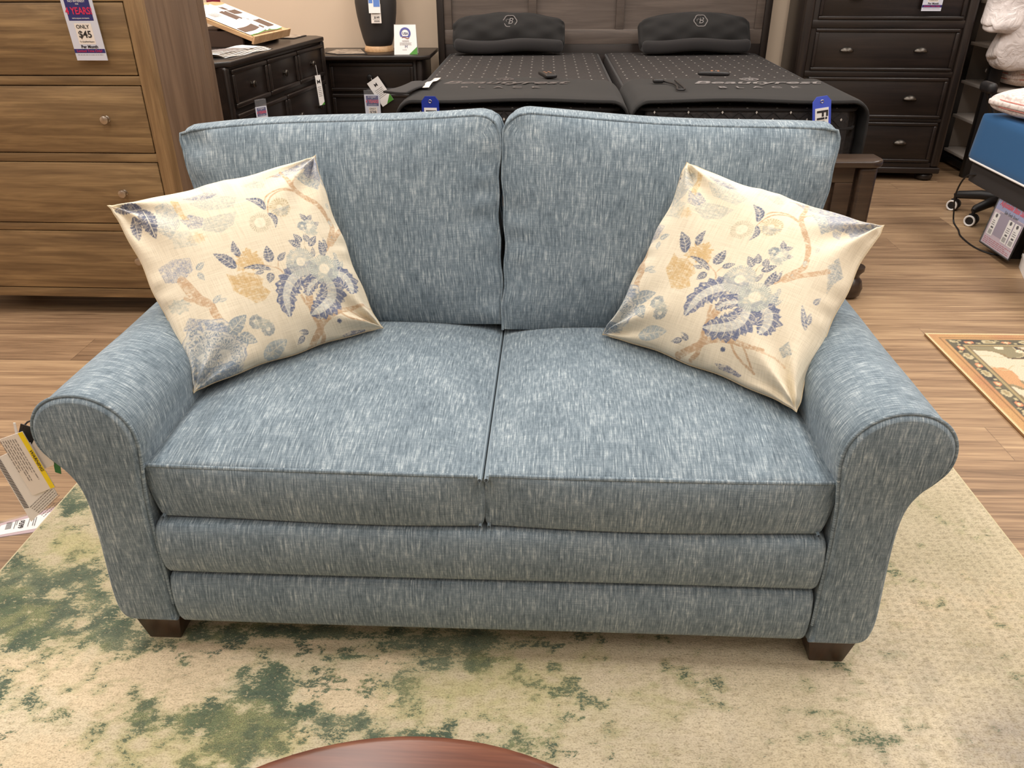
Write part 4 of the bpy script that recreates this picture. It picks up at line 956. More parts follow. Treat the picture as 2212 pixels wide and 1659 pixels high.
t = thing('price_sign', 'small sales sign clipped to the dark dresser under its nearest top drawer', 'sign', on_dresser(.255, -.022, .640), DRZ-.55)
promo_sign(t, Tm(0, -.012, -.022), .064, .150, '')
bm = B(); box(bm, -.032, .032, -.016, -.0148, -.18, .012, .0003, M=Tm(0, 0, 0)); box(bm, -.030, .030, -.015, .0, .0095, .0115); obj('clear_holder', bm, CLEAR, t, smooth=False)

# ------------------------------------------------------------------ nightstand with lamp and cards
ns = thing('nightstand', 'dark espresso nightstand against the beige wall left of the beds', 'nightstand', (-1.06, 5.27, 0))
bm = B(); prism(bm, [(-.40, -.02), (-.36, -.065), (.30, -.065), (.352, -.02), (.352, .40), (-.40, .40)], .695, .72, bev=.006); obj('top', bm, ESP, ns)
bm = B(); box(bm, -.345, .30, .002, .39, .09, .695, .003); box(bm, -.352, .308, -.008, .39, .07, .11, .004); obj('case', bm, ESPZ, ns)
for x in (-.345, .256): bm = B(); box(bm, x, x+.044, -.012, .02, .1, .695, .014, 3); obj('corner_post', bm, ESPZ, ns)
for z0, z1 in ((.505, .675), (.30, .49), (.115, .285)):
    d = panel_drawer(ns, -.285, .242, z0, z1, ESP, -.006); knob(d, -.034, (z0+z1)/2, -.004, BLACKM, .018)
for x in (-.34, .25):
    for y in (.01, .32): bm = B(); box(bm, x, x+.05, y, y+.05, 0, .072, .006); obj('foot', bm, ESPZ, ns)
lamp = thing('table_lamp', 'black vase shaped lamp with a pale wood foot on the nightstand', 'lamp', (-1.063, 5.47, .7205))
bm = B(); lathe(bm, [(0, 0), (.092, 0), (.094, .004), (.088, .03), (.085, .034), (0, .034)], 64); obj('foot', bm, PALEW, lamp)
bm = B(); lathe(bm, [(0, .034), (.078, .034), (.085, .040), (.098, .08), (.113, .15), (.124, .22), (.129, .28), (.126, .34), (.112, .40), (.085, .445), (.05, .475), (.03, .49), (.022, .52), (0, .52)], 64); obj('body', bm, plain('matte black ceramic', (50, 46, 44), .6), lamp)
bm = B(); lathe(bm, [(.012, .52), (.012, .60), (.0, .60)], 16); obj('stem', bm, NICKEL, lamp)
bm = B(); lathe(bm, [(.19, .60), (.15, .86), (.148, .86), (.188, .60)], 64); obj('lamp_shade', bm, WARMW, lamp)
bm = B()
for k in range(3): a = k*2*PI/3; tube(bm, [(0, 0, .60), (.186*math.cos(a), .186*math.sin(a), .605)], .002, 6)
obj('shade_spider', bm, NICKEL, lamp)
t = thing('hang_tag', 'blue and white double price tag hanging down the black lamp', 'tag', (-1.045, 5.334, 1.09), .08)
c1 = card('upper_card', .070, .17, .0012, WHITE, t, Tm(0, 0, .03, 0, R(-6)))
bm = B(); flat(bm, -.005, .033, -.135, -.02, -.0012, Tm(0, 0, .03, 0, R(-6))); flat(bm, -.033, -.01, -.115, -.02, -.0012, Tm(0, 0, .03, 0, R(-6))); obj('blue_picture', bm, SKYB, c1, smooth=False)
M = Tm(.006, -.006, -.088, -.06, R(-4)); c2 = card('price_card', .062, .108, .0012, WARMW, t, M)
bm = B(); lathe(bm, [(0, -.0004), (.011, -.0004), (.011, .0004), (0, .0004)], 20, loc=M @ Vector((0, -.0014, -.020)), M=Matrix.Rotation(PI/2, 4, 'X')); obj('round_emblem', bm, INK, c2, smooth=False)
lettering([('$149', .016, .004, -.076, -.0014, {'bold': .0004})], INK, c2, M=M)
bm = B(); print_rows(bm, -.018, .018, -.038, 1, .005, .003, -.001, 1, M=M); print_rows(bm, -.022, .022, -.050, 2, .005, .0022, -.001, 2, M=M); print_rows(bm, -.02, .024, -.084, 1, .004, .002, -.001, 3, M=M)
for k in range(11): flat(bm, -.014+k*.0033, -.014+k*.0033+(.0022 if k % 3 else .001), -.102, -.091, -.001, M)
obj('barcode', bm, INK, c2, smooth=False)
bm = B(); tube(bm, [(0, .0, .028), (0, .015, .10), (0, .06, .16)], .001, 6); obj('string', bm, WHITE, t)
# tent card
tc_ = thing('tent_card', 'white standing card with a blue round USA seal beside the lamp', 'sign', (-.862, 5.30, .7205), .06)
bm = B()
for sgn in (0, 1):
    vs = [(-.072, -.03+sgn*.075, 0), (.072, -.03+sgn*.075, 0), (.066, .008, .168), (-.066, .008, .168)]; o_ = [bm.verts.new(c) for c in vs]; i_ = [bm.verts.new((c[0], c[1]+(.0012 if sgn == 0 else -.0012), c[2])) for c in vs]
    bm.faces.new(o_); bm.faces.new(i_[::-1])
    for k in range(4): bm.faces.new((o_[k], o_[(k+1) % 4], i_[(k+1) % 4], i_[k]))
obj('card', bm, WHITE, tc_, smooth=False)
TM = Tm(0, -.0315, 0, 0, -math.atan2(.038, .168))
bm = B()
for k in range(40):
    a, b = PI*1.22-k*PI*1.5/40, PI*1.22-(k+1)*PI*1.5/40; bm.faces.new([bm.verts.new(TM @ Vector((r*math.cos(q), 0, .122+r*math.sin(q)))) for r, q in ((.022, a), (.034, a), (.034, b), (.022, b))])
flat(bm, -.020, .022, .100, .106, 0, TM); obj('seal_ring', bm, plain('seal blue', (84, 84, 150), .5), tc_, smooth=False)
bm = B()
for k in range(12):
    f = lambda i: .0935+.004*math.sin(i/12*2*PI)
    xa, xb = -.02+.044*k/12, -.02+.044*(k+1)/12; bm.faces.new([bm.verts.new(TM @ Vector(c)) for c in ((xa, 0, f(k)), (xb, 0, f(k+1)), (xb, 0, f(k+1)+.005), (xa, 0, f(k)+.005))])
obj('seal_ribbon', bm, plain('brown red print', (150, 84, 74), .5), tc_, smooth=False)
lettering([('USA', .019, .001, .121, -.0006, {'bold': .0005}), ('M', .022, .004, .045, -.0006)], plain('seal ink', (84, 86, 120), .5), tc_, M=TM)
bm = B(); print_rows(bm, -.02, .022, .083, 2, .006, .0024, -.0003, 4, M=TM); print_rows(bm, -.035, .038, .069, 4, .0042, .0016, -.0003, 5, M=TM); print_rows(bm, -.02, .02, .029, 1, .004, .002, -.0003, 6, M=TM); obj('fine_print', bm, GREYINK, tc_, smooth=False)
bm = B(); bm.faces.new([bm.verts.new(TM @ Vector(c)) for c in ((.0715, -.0004, .001), (.0705, -.0004, .045), (.02, -.0004, .001))]); obj('green_corner', bm, GREENP, tc_, smooth=False)
t = thing('material_swatch', 'flat stone patterned swatch board on the nightstand left of the lamp', 'swatch', (-1.245, 5.38, .7205), -.05)
bm = B(); prism(bm, [(-.135, -.05), (-.03, -.13), (.145, -.085), (.045, .17), (-.12, .14)], 0, .004); obj('board', bm, BLACK, t, smooth=False)
bm = B(); prism(bm, [(-.125, -.045), (-.03, -.118), (.128, -.078), (.038, .158), (-.112, .13)], .004, .0052); obj('swatch_face', bm, STONE, t, smooth=False)
t = thing('price_sign', 'small sales sign reading ONLY $28 on the nightstand', 'sign', (-1.086, 5.236, .520))
promo_sign(t, Tm(0, -.012, -.028, 0, 0), .098, .19, '$28')
bm = B(); box(bm, -.049, .049, -.0165, -.0155, -.22, 0, .0004); box(bm, -.03, .03, -.016, .012, -.002, 0); obj('clear_holder', bm, CLEAR, t, smooth=False)
hang_tag('tilted white tag with green corner hanging from the nightstand knob', (-1.082, 5.232, .588), 0, .085, .165, R(-32), string=.012)

# ------------------------------------------------------------------ split bed: frame, two mattresses, covers, pillows
bed = thing('bed', 'dark wooden bed frame with panelled headboard and low footboard behind the loveseat', 'bed', (.35, 4.4, 0))
HB0, HB1, HBY = -1.045, 1.075, 1.18
for x in (HB0, HB1-.044): bm = B(); box(bm, x, x+.044, HBY-.012, HBY+.075, 0, 1.5, .004); obj('headboard_post', bm, ESPZ, bed)
bm = B(); box(bm, HB0+.044, HB1-.044, HBY+.022, HBY+.05, .55, 1.46); hp = obj('headboard_panel', bm, HBW, bed)
bm = B()
zr = (.748, .835)
for z0, z1 in (zr, (1.38, 1.46)): box(bm, HB0+.044, HB1-.044, HBY, HBY+.03, z0, z1, .003)
inn = [HB0+.044, HB0+.095, -.455, -.405, .095, .145, HB1-.475+.02, HB1-.425+.02]
xs = [HB0+.044, -.455+.03, .105, HB1-.044-.05]
for x in (HB0+.044, -.458, .100, HB1-.094): box(bm, x, x+.050, HBY, HBY+.03, .835, 1.38, .003)
obj('headboard_frame', bm, HBW, bed)
bm = B(); box(bm, HB0+.044, HB1-.044, HBY+.002, HBY+.04, .40, .748, .002); obj('headboard_lower_rail', bm, ESP, bed)
for s in (-1, 1): bm = B(); box(bm, s*.93-.014, s*.93+.014, -1.17, HBY, .19, .36, .004); obj('side_rail', bm, ESP, bed)
FY = -1.22
bm = B(); prism(bm, [(-.955, FY-.075), (.905, FY-.075)]+[(.905+.055*math.sin(a), FY-.02-.055*math.cos(a)) for a in (PI/8, PI/4, 3*PI/8, PI/2)]+[(.955, FY+.06), (-.955, FY+.06)], .552, .579, bev=.008); obj('footboard_cap', bm, FOOTW, bed)
bm = B(); box(bm, -.88, .88, FY-.02, FY+.02, .14, .552, .003); fb = obj('footboard_panel', bm, FOOTW, bed)
bm = B()
box(bm, -.86, .86, FY-.034, FY-.015, .487, .552, .003); box(bm, -.86, .86, FY-.034, FY-.015, .14, .21, .003)
for x in (-.86, -.30, .24, .79): box(bm, x, x+.07, FY-.034, FY-.015, .21, .487, .003)
obj('footboard_molding', bm, FOOTW, bed)
for s in (-1, 1):
    bm = B(); box(bm, s*.905-.035, s*.905+.035, FY-.055, FY+.045, .135, .552, .014, 3); obj('footboard_post', bm, FOOTW, bed)
    bm = B(); lathe(bm, [(0, 0), (.035, 0), (.052, .016), (.058, .045), (.050, .075), (.036, .09), (.04, .105), (.052, .12), (.052, .136), (0, .136)], 32, loc=(s*.935, FY-.005, 0)); obj('bun_foot', bm, FOOTW, bed)
bm = B(); box(bm, -.97, .97, -1.12, 1.10, .30, .398, .01); obj('platform', bm, BLACK, bed)
bm = B()
for s in (-.6, .6): box(bm, s-.05, s+.05, -.9, .9, 0, .30)
obj('platform_support', bm, BLACK, bed, smooth=False)
def mattress(cx, w, y0, y1, label, seed):
    L, h = y1-y0, .30
    t = thing('mattress', label, 'mattress', (cx, (y0+y1)/2, .40), 0, 'two black mattresses side by side')
    def fn(p, q):
        p[2] += h/2
        if q[2] > .999: p[2] += .012*(1-q[0]**6)*(1-q[1]**6)
        if abs(q[0]) > .999: p[0] += math.copysign(.008*(1-q[2]**2), q[0])
        k = min(1, max(0, (abs(q[0])-.86)/.14))*min(1, max(0, (abs(q[1])-.93)/.07))
        p[1] -= math.copysign(.05*k*k, q[1]); p[0] -= math.copysign(.05*k*k, q[0])
        return p
    obj('body', soft_box(w, L, h, 30, 40, 8, .03, fn), MATT, t, ang=70)
    X, Y = w/2-.004, L/2-.004
    for z in (.292, .215, .012):
        pts = [(-X, -Y+.06), (-X+.02, -Y+.016), (-X+.06, -Y)]+[(X-.06, -Y), (X-.02, -Y+.016), (X, -Y+.06), (X, Y-.06), (X-.06, Y), (-X+.06, Y), (-X, Y-.06)]
        bm = B(); tube(bm, [(a, b, z) for a, b in pts], .0065, 8, closed=True); obj('piping', bm, BLKCLOTH2, t)
    # quilted foot end: diamond stitching with small silver motifs
    bm = B(); n = 11
    for i in range(n):
        x0 = -X+.08+(2*X-.16)*i/n; x1 = -X+.08+(2*X-.16)*(i+1)/n
        for a, b in (((x0, .222), (x1, .286)), ((x0, .286), (x1, .222))): tube(bm, [(a[0], -L/2-.0015, a[1]), (b[0], -L/2-.0015, b[1])], .0016, 5)
    obj('diamond_stitching', bm, BLKCLOTH2, t)
    bm = B()
    for i in range(n+1):
        x = -X+.08+(2*X-.16)*i/n
        for z in ((.254,) if i % 2 else (.283,)):
            r = .0045; vs = [bm.verts.new((x+a*r, -L/2-.004, z+b*r*1.5)) for a, b in ((0, -1), (1, 0), (0, 1), (-1, 0))]; bm.faces.new(vs)
    obj('silver_motif', bm, plain('silver thread', (200, 194, 186), .5), t, smooth=False)
    return t
mattress(-.136, .955, 3.535, 5.565, 'black quilted mattress with white dots, left one of the two, behind the left back cushion', 1)
mattress(.862, .955, 3.535, 5.565, 'black quilted mattress with white dots, right one of the two, beside the dark chest', 2)
def crest(t, x, z, r, mat, M, name='emblem'):
    """octagonal crest outline with a flowing B"""
    bm = B(); pts = [M @ Vector((x+r*(1+.05*math.cos(6*a))*math.cos(a)*1.12, 0, z+r*(1+.05*math.cos(6*a))*math.sin(a))) for a in [k*2*PI/64 for k in range(64)]]
    tube(bm, pts, r*.09, 6, closed=True)
    me = text_mesh('B', r*1.5, shear=.35, ext=.0006); me.transform(M @ Matrix.Translation((x, 0, z)) @ UPR); bm.from_mesh(me)
    tube(bm, [M @ Vector((x+a*r, -.0005, z+b*r)) for a, b in ((-.62, -.1), (-.66, .2), (-.4, .32), (-.1, .2), (0, .5))], r*.05, 6)
    return obj(name, bm, mat, t)
def foot_cover(cx, w, label, seed, mat_text):
    """plush black band pulled over the foot end of a mattress"""
    t = thing('foot_protector', label, 'blanket', (cx, 3.52, .40), 0, 'black foot covers on the mattresses')
    X = w/2+.006; top = .334; bm = B(); n = 60
    sec = [(-X, .015), (-X-.002, .20)]+[(-X+.07-.07*math.cos(a), top-.07+.07*math.sin(a)) for a in np.linspace(.05, PI/2, 8)]+[(-X+.07+(2*X-.14)*k/16, top) for k in range(1, 16)]+[(X-.07+.07*math.cos(a), top-.07+.07*math.sin(a)) for a in np.linspace(PI/2, .05, 8)]+[(X+.002, .20), (X, .015)]
    ys = [-.012, -.006, .02, .06, .12, .2, .3, .42, .54, .585, .60]
    rings = []
    for y in ys:
        r = []
        for i, (x, z) in enumerate(sec):
            k = i/(len(sec)-1); dz = .004*math.sin(x*9+seed)*math.sin(y*11+seed)
            droop = -.010 if y < -.008 else (-.003 if y < .0 else 0); rear = -.010 if y > .59 else (-.004 if y > .56 else 0)
            yy = y+(.020*math.sin(x*5+seed*2) if y > .5 else .010*math.sin(x*6+seed)*(y < .03))
            r.append(bm.verts.new((x, yy, z+(droop+rear+dz)*(z > .25))))
        rings.append(r)
    for A, Bq in zip(rings, rings[1:]):
        for i in range(len(sec)-1): bm.faces.new((A[i], A[i+1], Bq[i+1], Bq[i]))
    o = obj('cloth', bm, BLKCLOTH, t); md = o.modifiers.new('thickness', 'SOLIDIFY'); md.thickness = .009; md.offset = 1
    FM = Matrix.Translation((0, 0, top+.0105)) @ Matrix.Rotation(-PI/2, 4, 'X')
    def flatM(x, y): return Matrix(((1, 0, 0, x), (0, 0, 1, y), (0, -1, 0, top+.0112), (0, 0, 0, 1)))
    return t, flatM, o
for cx, tx, w, lab, em, seed in ((-.136, -.053, .965, 'black plush foot cover with dark raised lettering on the left mattress', EMBD, 1.0), (.862, .110, .965, 'black plush foot cover with grey lettering on the right mattress', EMB, 2.3)):
    t, FMf, cl = foot_cover(cx, w, lab, seed, em)
    M = FMf(0, 0)
    lettering([('Beautyrest', .115, tx, .415, -.0006, {'shear': .35, 'sx': 1.16, 'bold': .0022}), ('B L A C K', .058, tx-.01, .275, -.0006, {'sx': 1.12, 'space': 1.35, 'bold': .0012})], em, cl, 'raised_lettering', M=M)
    crest(cl, tx, .515, .034, em, M)
def bed_pillow(cx, w, rz, label, seed):
    t = thing('bed_pillow', label, 'pillow', (cx, 5.42, .720), rz, 'black pillows against the headboard')
    tilt = Euler((R(-32), 0, 0)).to_matrix()
    def fn(p, q):
        u, v = q[0], q[2]
        bulge = (1-abs(u)**2.6)*(1-abs(v)**2.4)
        p[1] *= .35+.75*bulge
        p[2] *= 1-.42*abs(u)**2.2*(1 if v > 0 else .25)
        p[2] += .006*math.sin(u*7+seed)*(1-v*v); p[1] += .006*math.sin(u*11+seed)*math.sin(v*8+seed)
        p = np.array(tilt @ Vector(p)); p[2] += .108; return p
    ob = obj('pillow_cover', soft_box(w, .20, .25, 40, 10, 30, .05, fn), BLKCLOTH, t, ang=70)
    # boxed plush band along the lower front edge
    def fb_(p, q):
        u = q[0]; p[1] *= 1-.3*abs(u)**3; p[2] += .045+.008*math.sin(u*4+seed); p[1] += -.045-.010*(1-u*u); return p
    obj('plush_band', soft_box(w*.97, .18, .075, 36, 8, 6, .03, fb_), BLKCLOTH2, t, ang=70)
    M = Matrix.Translation((0, 0, .108)) @ tilt.to_4x4() @ Matrix.Translation((.01, -.1085, .02))
    crest(ob, 0, 0, .036, EMB, M)
    return t
bed_pillow(-.228, .70, R(1), 'black pillow with grey crest on the left mattress', .3)
bed_pillow(.925, .70, R(7), 'black pillow with grey crest on the right mattress', 1.7)
# things lying on the beds
def remote(loc, rz, label, flipped=False):
    t = thing('remote_control', label, 'remote', loc, rz, 'bed remotes')
    def fn(p, q): p[0] *= 1-.10*q[1]; p[2] = p[2]*(1-.25*q[1]**2)+.0115; return p
    obj('housing', soft_box(.052, .15, .022, 10, 16, 6, .008, fn), BLACK, t)
    for k in range(4): 
        bm = B(); lathe(bm, [(0, 0), (.006, 0), (.006, .002), (0, .002)], 14, loc=((-.011 if k % 2 else .011), -.02+.03*(k//2), .0215)); obj('button', bm, plain('copper buttons', (214, 160, 130), .35, Metallic=.7) if k == 0 else bpy.data.materials['copper buttons'], t)
    return t
remote((.012, 4.115, .7455), R(18), 'black remote control with copper buttons on the left mattress')
remote((.820, 4.14, .7475), R(82), 'black remote control on the right mattress lying crosswise at the cover edge')
wc = thing('coiled_cord', 'bent black cord lying on the foot cover of the right mattress', 'cord', (.58, 3.80, .7465))
bm = B(); tube(bm, catmull([(-.04, .13, .006), (-.02, .10, .007), (.005, .05, .006), (.012, -.02, .006), (.002, -.115, .006), (.03, -.12, .006), (.034, -.06, .007), (.03, .04, .007), (.028, .15, .006)], 6), .0045, 8); obj('cord', bm, BLACK, wc)
bm = soft_box(.05, .035, .018, 8, 8, 4, .007, lambda p, q: p+np.array([-.055, .115, .0095])); obj('plug', bm, BLACK, wc)
fl = thing('folded_pouch', 'flat folded black cloth pouch on the near left corner of the left mattress', 'cloth', (-.602, 3.715, .747), R(-6))
def pf_(p, q): p[2] = p[2]*(1-.3*q[0]**2)+.008+.003*math.sin(p[0]*40+p[1]*16); p[0] += .05*q[1]*.5; return p
obj('cloth', soft_box(.105, .30, .014, 12, 16, 4, .005, pf_), BLKCLOTH2, fl)
ps = thing('paper_strip', 'white paper strip lying on the left mattress cover above its blue tag', 'tag', (-.520, 3.875, .7505), R(-3))
bm = B(); n = 10
for k in range(n):
    f = lambda q: .001+.012*math.exp(-((q-.3)/.25)**2)
    bm.faces.new([bm.verts.new(c) for c in ((-.015, -.16+.32*k/n, f(k/n)), (.015, -.16+.32*k/n, f(k/n)+.002), (.015, -.16+.32*(k+1)/n, f((k+1)/n)+.002), (-.015, -.16+.32*(k+1)/n, f((k+1)/n)))])
bmesh.ops.remove_doubles(bm, verts=bm.verts, dist=.0001); o = obj('strip', bm, WARMW, ps); md = o.modifiers.new('thickness', 'SOLIDIFY'); md.thickness = .0008
def firm_tag(loc, rz, tilt, label, col):
    t = thing('firmness_tag', label, 'tag', loc, rz, 'blue mattress tags'); M = Matrix.Rotation(tilt, 4, 'Y')
    w, h = .074, .185; bm = B(); prism(bm, [(-w/2, 0), (w/2, 0), (w/2, h-.02), (w/2-.016, h), (-w/2+.016, h), (-w/2, h-.02)], -.002, .002)
    for v in bm.verts: v.co = M @ Vector((v.co.x, v.co.z, v.co.y-h))
    p_ = obj('plate', bm, col, t, smooth=False)
    bm = B(); box(bm, -.027, .027, -.0032, -.0021, -.180, -.046, M=M); lb = obj('white_label', bm, WHITE, p_, smooth=False)
    lettering([('Firm', .062, 0, -.110, -.0042, {'rot': PI/2, 'bold': .0012})], INK, lb, M=M)
    bm = B(); tube(bm, [M @ Vector((.006*math.cos(a), -.003, -.02+.006*math.sin(a))) for a in [k*2*PI/16 for k in range(16)]], .0014, 6, closed=True); obj('eyelet', bm, NICKEL, p_)
    return t
firm_tag((1.140, 3.475, .757), 0, R(-9), 'blue plastic tag with white label on the right mattress foot, upright lettering', plain('light blue plastic', (70, 92, 200), .3))
firm_tag((-.478, 3.475, .756), R(-4), R(0), 'dark blue plastic tag with white label on the left mattress foot', plain('royal blue plastic', (24, 50, 150), .35))

# ------------------------------------------------------------------ tall dark chest at the right
ch = thing('chest_of_drawers', 'tall dark espresso chest with cup pulls and bun feet, right of the beds', 'dresser', (2.44, 5.08, 0), R(-4))
TZ = 1.42; XL = -.935; XR = .012
bm = B(); box(bm, XL, XR, .004, .47, .062, TZ, .003); obj('case', bm, ESPZ, ch)
bm = B(); box(bm, XL-.022, XR+.022, -.03, .49, TZ, TZ+.03, .008); obj('top', bm, ESP, ch)
bm = B(); box(bm, XL-.012, XR+.012, -.016, .475, .048, .085, .008, 3); obj('base_molding', bm, ESP, ch)
for x in (XL-.004, XR-.052):
    bm = B(); box(bm, x, x+.056, -.012, .03, .085, TZ, .016, 3); obj('corner_post', bm, ESPZ, ch)
bm = B()
for z0, z1 in ((.085, .112), (.356, .374), (.612, .642), (.878, .920), (1.155, 1.178), (1.395, TZ)): box(bm, XL+.05, XR-.05, -.006, .012, z0, z1, .002)
obj('rail', bm, ESP, ch)
def cup_pull(parent, x, z):
    """half-dome bin pull, open below"""
    bm = B(); n, m = 20, 8; rings = []
    for j in range(m+1):
        e = j/m*PI/2; ring = []
        for i in range(n+1):
            th = PI*i/n; ring.append(bm.verts.new((x+.040*math.cos(th)*math.cos(e), -.005-.024*math.sin(e), z-.008+.026*math.sin(th)*math.cos(e))))
        rings.append(ring)
    for A, Bq in zip(rings, rings[1:]):
        for i in range(n): bm.faces.new((A[i], A[i+1], Bq[i+1], Bq[i])) if j else None
    bmesh.ops.remove_doubles(bm, verts=bm.verts, dist=.00005)
    o = obj('cup_pull', bm, PEWTER, parent, ang=80); md = o.modifiers.new('thickness', 'SOLIDIFY'); md.thickness = .0018
for z0, z1 in ((.114, .354), (.376, .610), (.644, .876), (.922, 1.153), (1.18, 1.393)):
    d = panel_drawer(ch, -.857, -.053, z0, z1, ESP, -.004, .020)
    for x in (-.664, -.246): cup_pull(d, x, (z0+z1)/2)
for x in (XL+.055, XR-.055):
    for y in (.05, .40): bm = B(); lathe(bm, [(0, 0), (.034, 0), (.050, .010), (.054, .026), (.048, .042), (.036, .049), (0, .049)], 32, loc=(x, y, 0)); obj('bun_foot', bm, ESP, ch)
t = thing('price_sign', 'bottom of a sales sign reading Per Month on the dark chest', 'sign', (2.44-.232*math.cos(R(-4))-.02, 5.08+.016-.026, 1.165), R(-4))
promo_sign(t, Tm(0, -.012, 0, 0, R(2)), .107, .195, '')
bm = B(); box(bm, -.0535, .0535, -.0095, -.0085, -.195, .0, .0004, M=Tm(0, 0, 0, 0, R(2))); box(bm, -.0535, .0535, -.0095, .012, .0, .0012); obj('clear_sleeve', bm, CLEAR, t, smooth=False)

# ------------------------------------------------------------------ black open shelving right of the chest
sh = thing('shelving_unit', 'black metal shelving unit with white shelves between the chest and the blue bed', 'shelf', (2.70, 5.165, 0))
SD, SW = .42, .92
for x, y in ((0, 0), (0, SD), (SW, 0), (SW, SD)): bm = B(); box(bm, x-.040, x+.035, y, y+.045, 0, 1.6, .003); obj('post', bm, BLACKM, sh)
for z in (.10, .32, .53, .76, 1.0, 1.25, 1.5): bm = B(); box(bm, .008, SW+.03, .02, SD+.03, z-.018, z, .002); obj('shelf', bm, WHITEPL, sh)
bm = B(); box(bm, .046, SW, SD+.034, SD+.044, .10, 1.58); obj('back_panel', bm, plain('grey back panel', (120, 112, 104), .6), sh, smooth=False)
for y in (0.012,):
    bm = B(); box(bm, .006, .04, .045, SD, .02, .062, .003); obj('base_rail', bm, BLACKM, sh); bm = B(); box(bm, .045, SW, .004, .04, .02, .062, .003); obj('base_rail', bm, BLACKM, sh)
bm = B(); lathe(bm, [(0, 0), (.008, 0), (.008, .003), (0, .003)], 14, loc=(.022, -.001, .23), M=Matrix.Rotation(PI/2, 4, 'X')); obj('bolt', bm, NICKEL, sh)
def lumpy(w, d, h, seed, amp, fn2=None):
    def fn(p, q):
        p = p*(1-.16*(abs(q[0])**3*abs(q[2])**3)); s = seed
        p += np.array([math.sin(p[2]*16+s)+.6*math.sin(p[1]*31+s*2), .9*math.sin(p[0]*19+2*s)+.7*math.sin(p[2]*27+s), math.sin(p[0]*14+s)*math.sin(p[1]*13)+.5*math.sin(p[0]*37+s)])*amp
        return fn2(p, q) if fn2 else p
    return fn
bg = thing('bagged_pillow', 'white pillow in a crumpled plastic bag hanging over the top of the black shelving', 'pillow', (2.80, 5.075, .655))
def hang(p, q): p[0] *= 1+.12*(1-q[2])*.5-.1*q[2]; p[1] *= .75; p[2] += .25; p[0] += .03*q[2]; return p
obj('plastic_bag', soft_box(.34, .20, .50, 30, 16, 40, .07, lumpy(.34, .2, .5, .8, .012, hang)), FILM, bg, ang=80)
bg2 = thing('bagged_pillow', 'smaller crumpled plastic bagged bundle at the left post of the shelving', 'pillow', (2.575, 5.03, .86))
def hang2(p, q): p[0] *= .85-.25*q[2]; p[2] += .18; return p
obj('plastic_bag', soft_box(.20, .16, .36, 24, 14, 30, .06, lumpy(.2, .16, .36, 2.2, .012, hang2)), FILM, bg2, ang=80)
def soft_pillow(name, label, loc, rz, w, d, h, tilt=(0, 0)):
    t = thing(name, label, 'pillow', loc, rz); RM = Euler((tilt[0], tilt[1], 0)).to_matrix()
    def prof_(u, v): return (max(0, 1-abs(u)**2.6)*max(0, 1-abs(v)**2.6))**.5
    def fn(p, q):
        k = .22+.78*prof_(q[0], q[1]); p[2] = p[2]*k; p += np.array([0, 0, .0025*math.sin(p[0]*50)*math.sin(p[1]*45)])*k
        p = np.array(RM @ Vector(p)); p[2] += h/2; return p
    obj('cover', soft_box(w, d, h, 40, 40, 6, .04, fn), KNIT, t, ang=80)
    for s in (-.35, .35):
        pts = []
        for k in range(65):
            a = 2*PI*k/64; cu, cv = math.cos(a), math.sin(a); r = (abs(cu)**5+abs(cv)**5)**-.2; p = Vector((cu*r*w*.487, cv*r*d*.487, s*h*.30)); p = RM @ p; p.z += h/2; pts.append(p)
        bm = B(); tube(bm, pts[:-1], .003, 6, closed=True); obj('rose_piping', bm, PINKFAB, t)
    return t
soft_pillow('bed_pillow', 'white ribbed pillow with rose piping on the white shelf under the plastic bag', (3.02, 5.30, .535), 0, .50, .34, .14)
soft_pillow('bed_pillow', 'white knit pillow with rose piping lying on the blue mattress', (2.455, 3.93, .582), R(12), .62, .42, .15, (0, R(-2)))

# ------------------------------------------------------------------ blue mattress on a dark adjustable base
ab = thing('adjustable_base', 'dark grey upholstered bed base under the blue mattress, right edge of photo', 'bed base', (3.08, 3.15, 0))
bm = soft_box(1.86, 1.94, .105, 12, 12, 4, .012, lambda p, q: p+np.array([0, 0, .300])); obj('deck', bm, DKGREYF, ab)
for x in (-.90, .82):
    for y in (-.8, .50): bm = B(); box(bm, x, x+.075, y, y+.075, 0, .249, .004); obj('leg', bm, BLACK, ab)
bm = B(); lathe(bm, [(0, 0), (.006, 0), (.006, .003), (0, .003)], 12, loc=(-.9305, .36, .29), M=Matrix.Rotation(-PI/2, 4, 'Y')); obj('rivet', bm, NICKEL, ab)
bl = thing('mattress', 'deep blue mattress with white edge piping at the right edge of the photo', 'mattress', (3.08, 3.15, .354))
def bfn(p, q):
    p[2] += .1125
    if q[2] > .999: p[2] += .006*(1-q[0]**4)*(1-q[1]**4)
    if abs(q[0]) > .999: p[0] -= math.copysign(.022*(q[2]+1)/2, q[0])
    return p
obj('body', soft_box(1.90, 2.0, .225, 30, 30, 10, .022, bfn), BLUEFAB, bl, ang=70)
X, Y = .948, .998; bm = B(); tube(bm, [(-X, -Y+.05, .006), (-X+.02, -Y+.01, .006), (-X+.05, -Y, .006), (X-.05, -Y, .006), (X, -Y+.05, .006), (X, Y-.05, .006), (X-.05, Y, .006), (-X+.05, Y, .006), (-X+.012, Y-.012, .006), (-X, Y-.05, .006)], .005, 8, closed=True); obj('white_piping', bm, WHITE, bl)
bm = B(); tube(bm, catmull([(-X+.03, Y+.003, .05), (-X+.035, Y+.010, .10), (-X+.04, Y+.004, .16), (-X+.05, Y+.006, .20)], 5), .007, 8); obj('zipper', bm, WHITE, bl)
sg = thing('sale_poster', 'clear pouch with an adjustable base sale poster on the side of the dark bed base', 'sign', (2.128, 3.665, .040), -PI/2)
SGM = Matrix.Rotation(R(7), 4, 'Y')
PW_, PH = .265, .245
